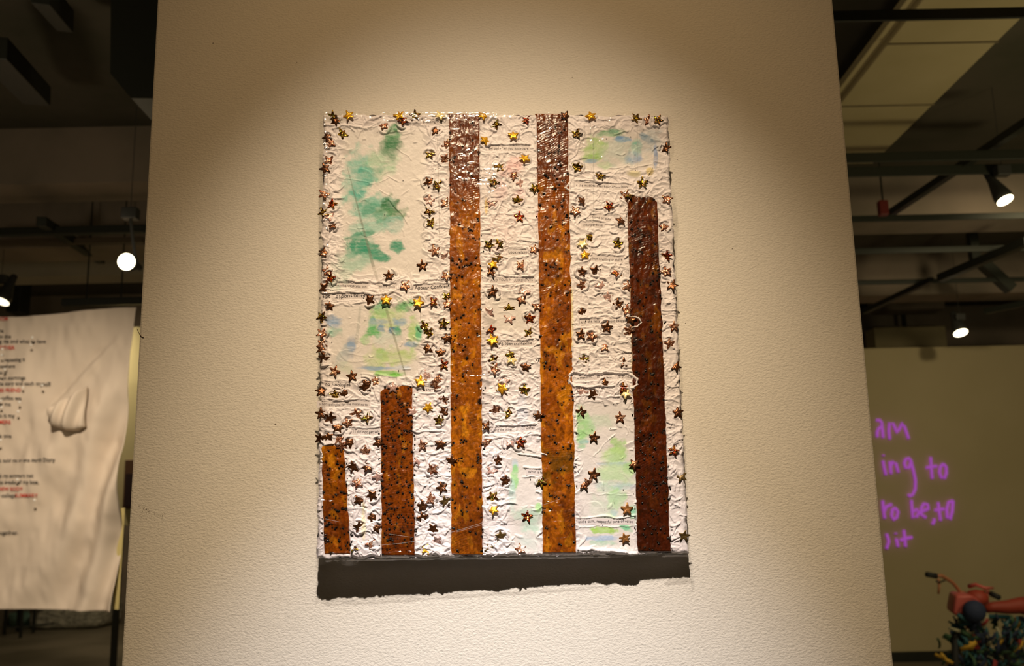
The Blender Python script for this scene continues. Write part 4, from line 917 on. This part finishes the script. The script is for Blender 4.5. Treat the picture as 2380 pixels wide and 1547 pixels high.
# saddle
s0 = np.array(B(2326, 1414, .25)); P_ = []
n_u, n_v = 16, 12
SP = np.zeros((n_u, n_v, 3))
for i in range(n_u):
    u_ = i / (n_u - 1); wdt = .035 + .075 * sstep(.35, 1, np.array(u_)); 
    for j in range(n_v):
        th = j / n_v * 2 * math.pi; SP[i, j] = s0 + [-.10 + .26 * u_ + 0, .04 * math.cos(th) * wdt / .05, .028 * math.sin(th) + .01 * u_] 
MB().tube([s0 + [-.11,0,0], s0 + [-.06,0,.012], s0 + [.04,0,.01], s0 + [.14,0,.02], s0 + [.2,0,.015]], .028, 12, .07).build('saddle', m_red, bk, True)
fa = np.array(B(2240, 1560, .02)); fa[2] = .30; ra = fa + np.array([.75, .62, 0])
hd = np.array(B(2246, 1440, .08)); bbk = fa + np.array([.38, .33, -.02]); st_ = s0 + [.05, 0, -.06]
def wheel(c, dirv):
    d = Vector(dirv).normalized(); pts = []
    for j in range(40):
        th = 2 * math.pi * j / 40; pts.append(Vector([float(v) for v in c]) + d * math.cos(th) * .27 + Vector((0, 0, 1)) * math.sin(th) * .27)
    w = MB().tube(pts, .022, 8, closed=True).build('wheel', m_tire, bk, True)
    mb = MB(); 
    for j in range(0, 40, 2): mb.tube([c, pts[j]], .0018, 4)
    o = mb.build('spokes', mat('spoke', (.5,.5,.5), .3, .9), bk); tag(o, kind='stuff')
    ax = d.cross(Vector((0, 0, 1))); MB().lathe(c, ax, [(.02, -.04), (.02, .04)], 12).build('hub', m_black, bk)
dv = ra - fa
wheel(fa, (.55, .8, 0)); wheel(ra, dv)
MB().tube([hd + [0,0,.12], hd, fa + [-.03, .03, .30], fa + [-.05,.04,0]], .014, 8).build('fork', m_teal, bk, True)
MB().tube([hd, bbk], .018, 8).build('frame_tube', m_teal, bk, True); MB().tube([hd + [0,0,.03], st_], .016, 8).build('frame_tube', m_teal, bk, True)
MB().tube([st_, bbk], .016, 8).build('frame_tube', m_teal, bk, True); MB().tube([bbk, ra], .012, 8).build('frame_tube', m_teal, bk, True); MB().tube([st_, ra], .011, 8).build('frame_tube', m_teal, bk, True)
MB().lathe(bbk, (.6, -.8, 0), [(.02, -.03), (.085, -.01), (.085, 0), (.02, .03)], 20).build('chainwheel', m_black, bk)
# ribbons and cloth scraps wound over the fork and frame: one mesh per colour
rs = random.Random(31)
for nm, cc, cnt in (('navy', (36,46,72), 90), ('teal', (46,92,100), 90), ('green', (66,96,66), 45), ('yellow', (215,170,60), 16), ('red', (150,48,44), 18), ('pale', (165,160,130), 30)):
    mb = MB()
    for i in range(cnt):
        if rs.random() < .62: x = rs.gauss(2252, 26); y = rs.uniform(1436, 1570); x += (2252 - x) * .0; dd = rs.uniform(-.15, .15)
        else: x = rs.uniform(2270, 2400); y = rs.uniform(1435, 1570); dd = rs.uniform(.0, .5)
        if y < 1470 and abs(x - 2250) > 40 and x < 2300: continue
        if nm == 'yellow' and i < 6: x, y, dd = rs.choice(((2196,1530,-.2), (2254,1500,-.2), (2192,1545,-.2))); x += rs.gauss(0,3)
        p = np.array(B(x, y, dd)); a = rs.uniform(0, 6.28); ln = rs.uniform(.04, .11); w_ = rs.uniform(.012, .03)
        d1 = np.array([math.cos(a), rs.uniform(-.6, .6), math.sin(a)]); d2 = np.array([-math.sin(a), rs.uniform(-.5, .5), math.cos(a)]); row = []
        for k in range(4):
            t_ = k / 3 - .5; q = p + d1 * ln * t_ + np.array([0, -1, 0]) * .03 * math.cos(t_ * 3) ; row += [q - d2 * w_ / 2, q + d2 * w_ / 2, q + d2 * w_ / 2 + [0, .004, 0], q - d2 * w_ / 2 + [0, .004, 0]]
        mb.add(row, [fc for k in range(3) for fc in ((4*k, 4*k+1, 4*k+5, 4*k+4), (4*k+2, 4*k+3, 4*k+7, 4*k+6), (4*k+1, 4*k+2, 4*k+6, 4*k+5), (4*k+3, 4*k, 4*k+4, 4*k+7))] + [(3,2,1,0),(12,13,14,15)])
    o = mb.build('ribbon_scraps', mat(nm + '_ribbon', s2l(cc), .75), bk, True); tag(o, nm + ' fabric scraps', kind='stuff')
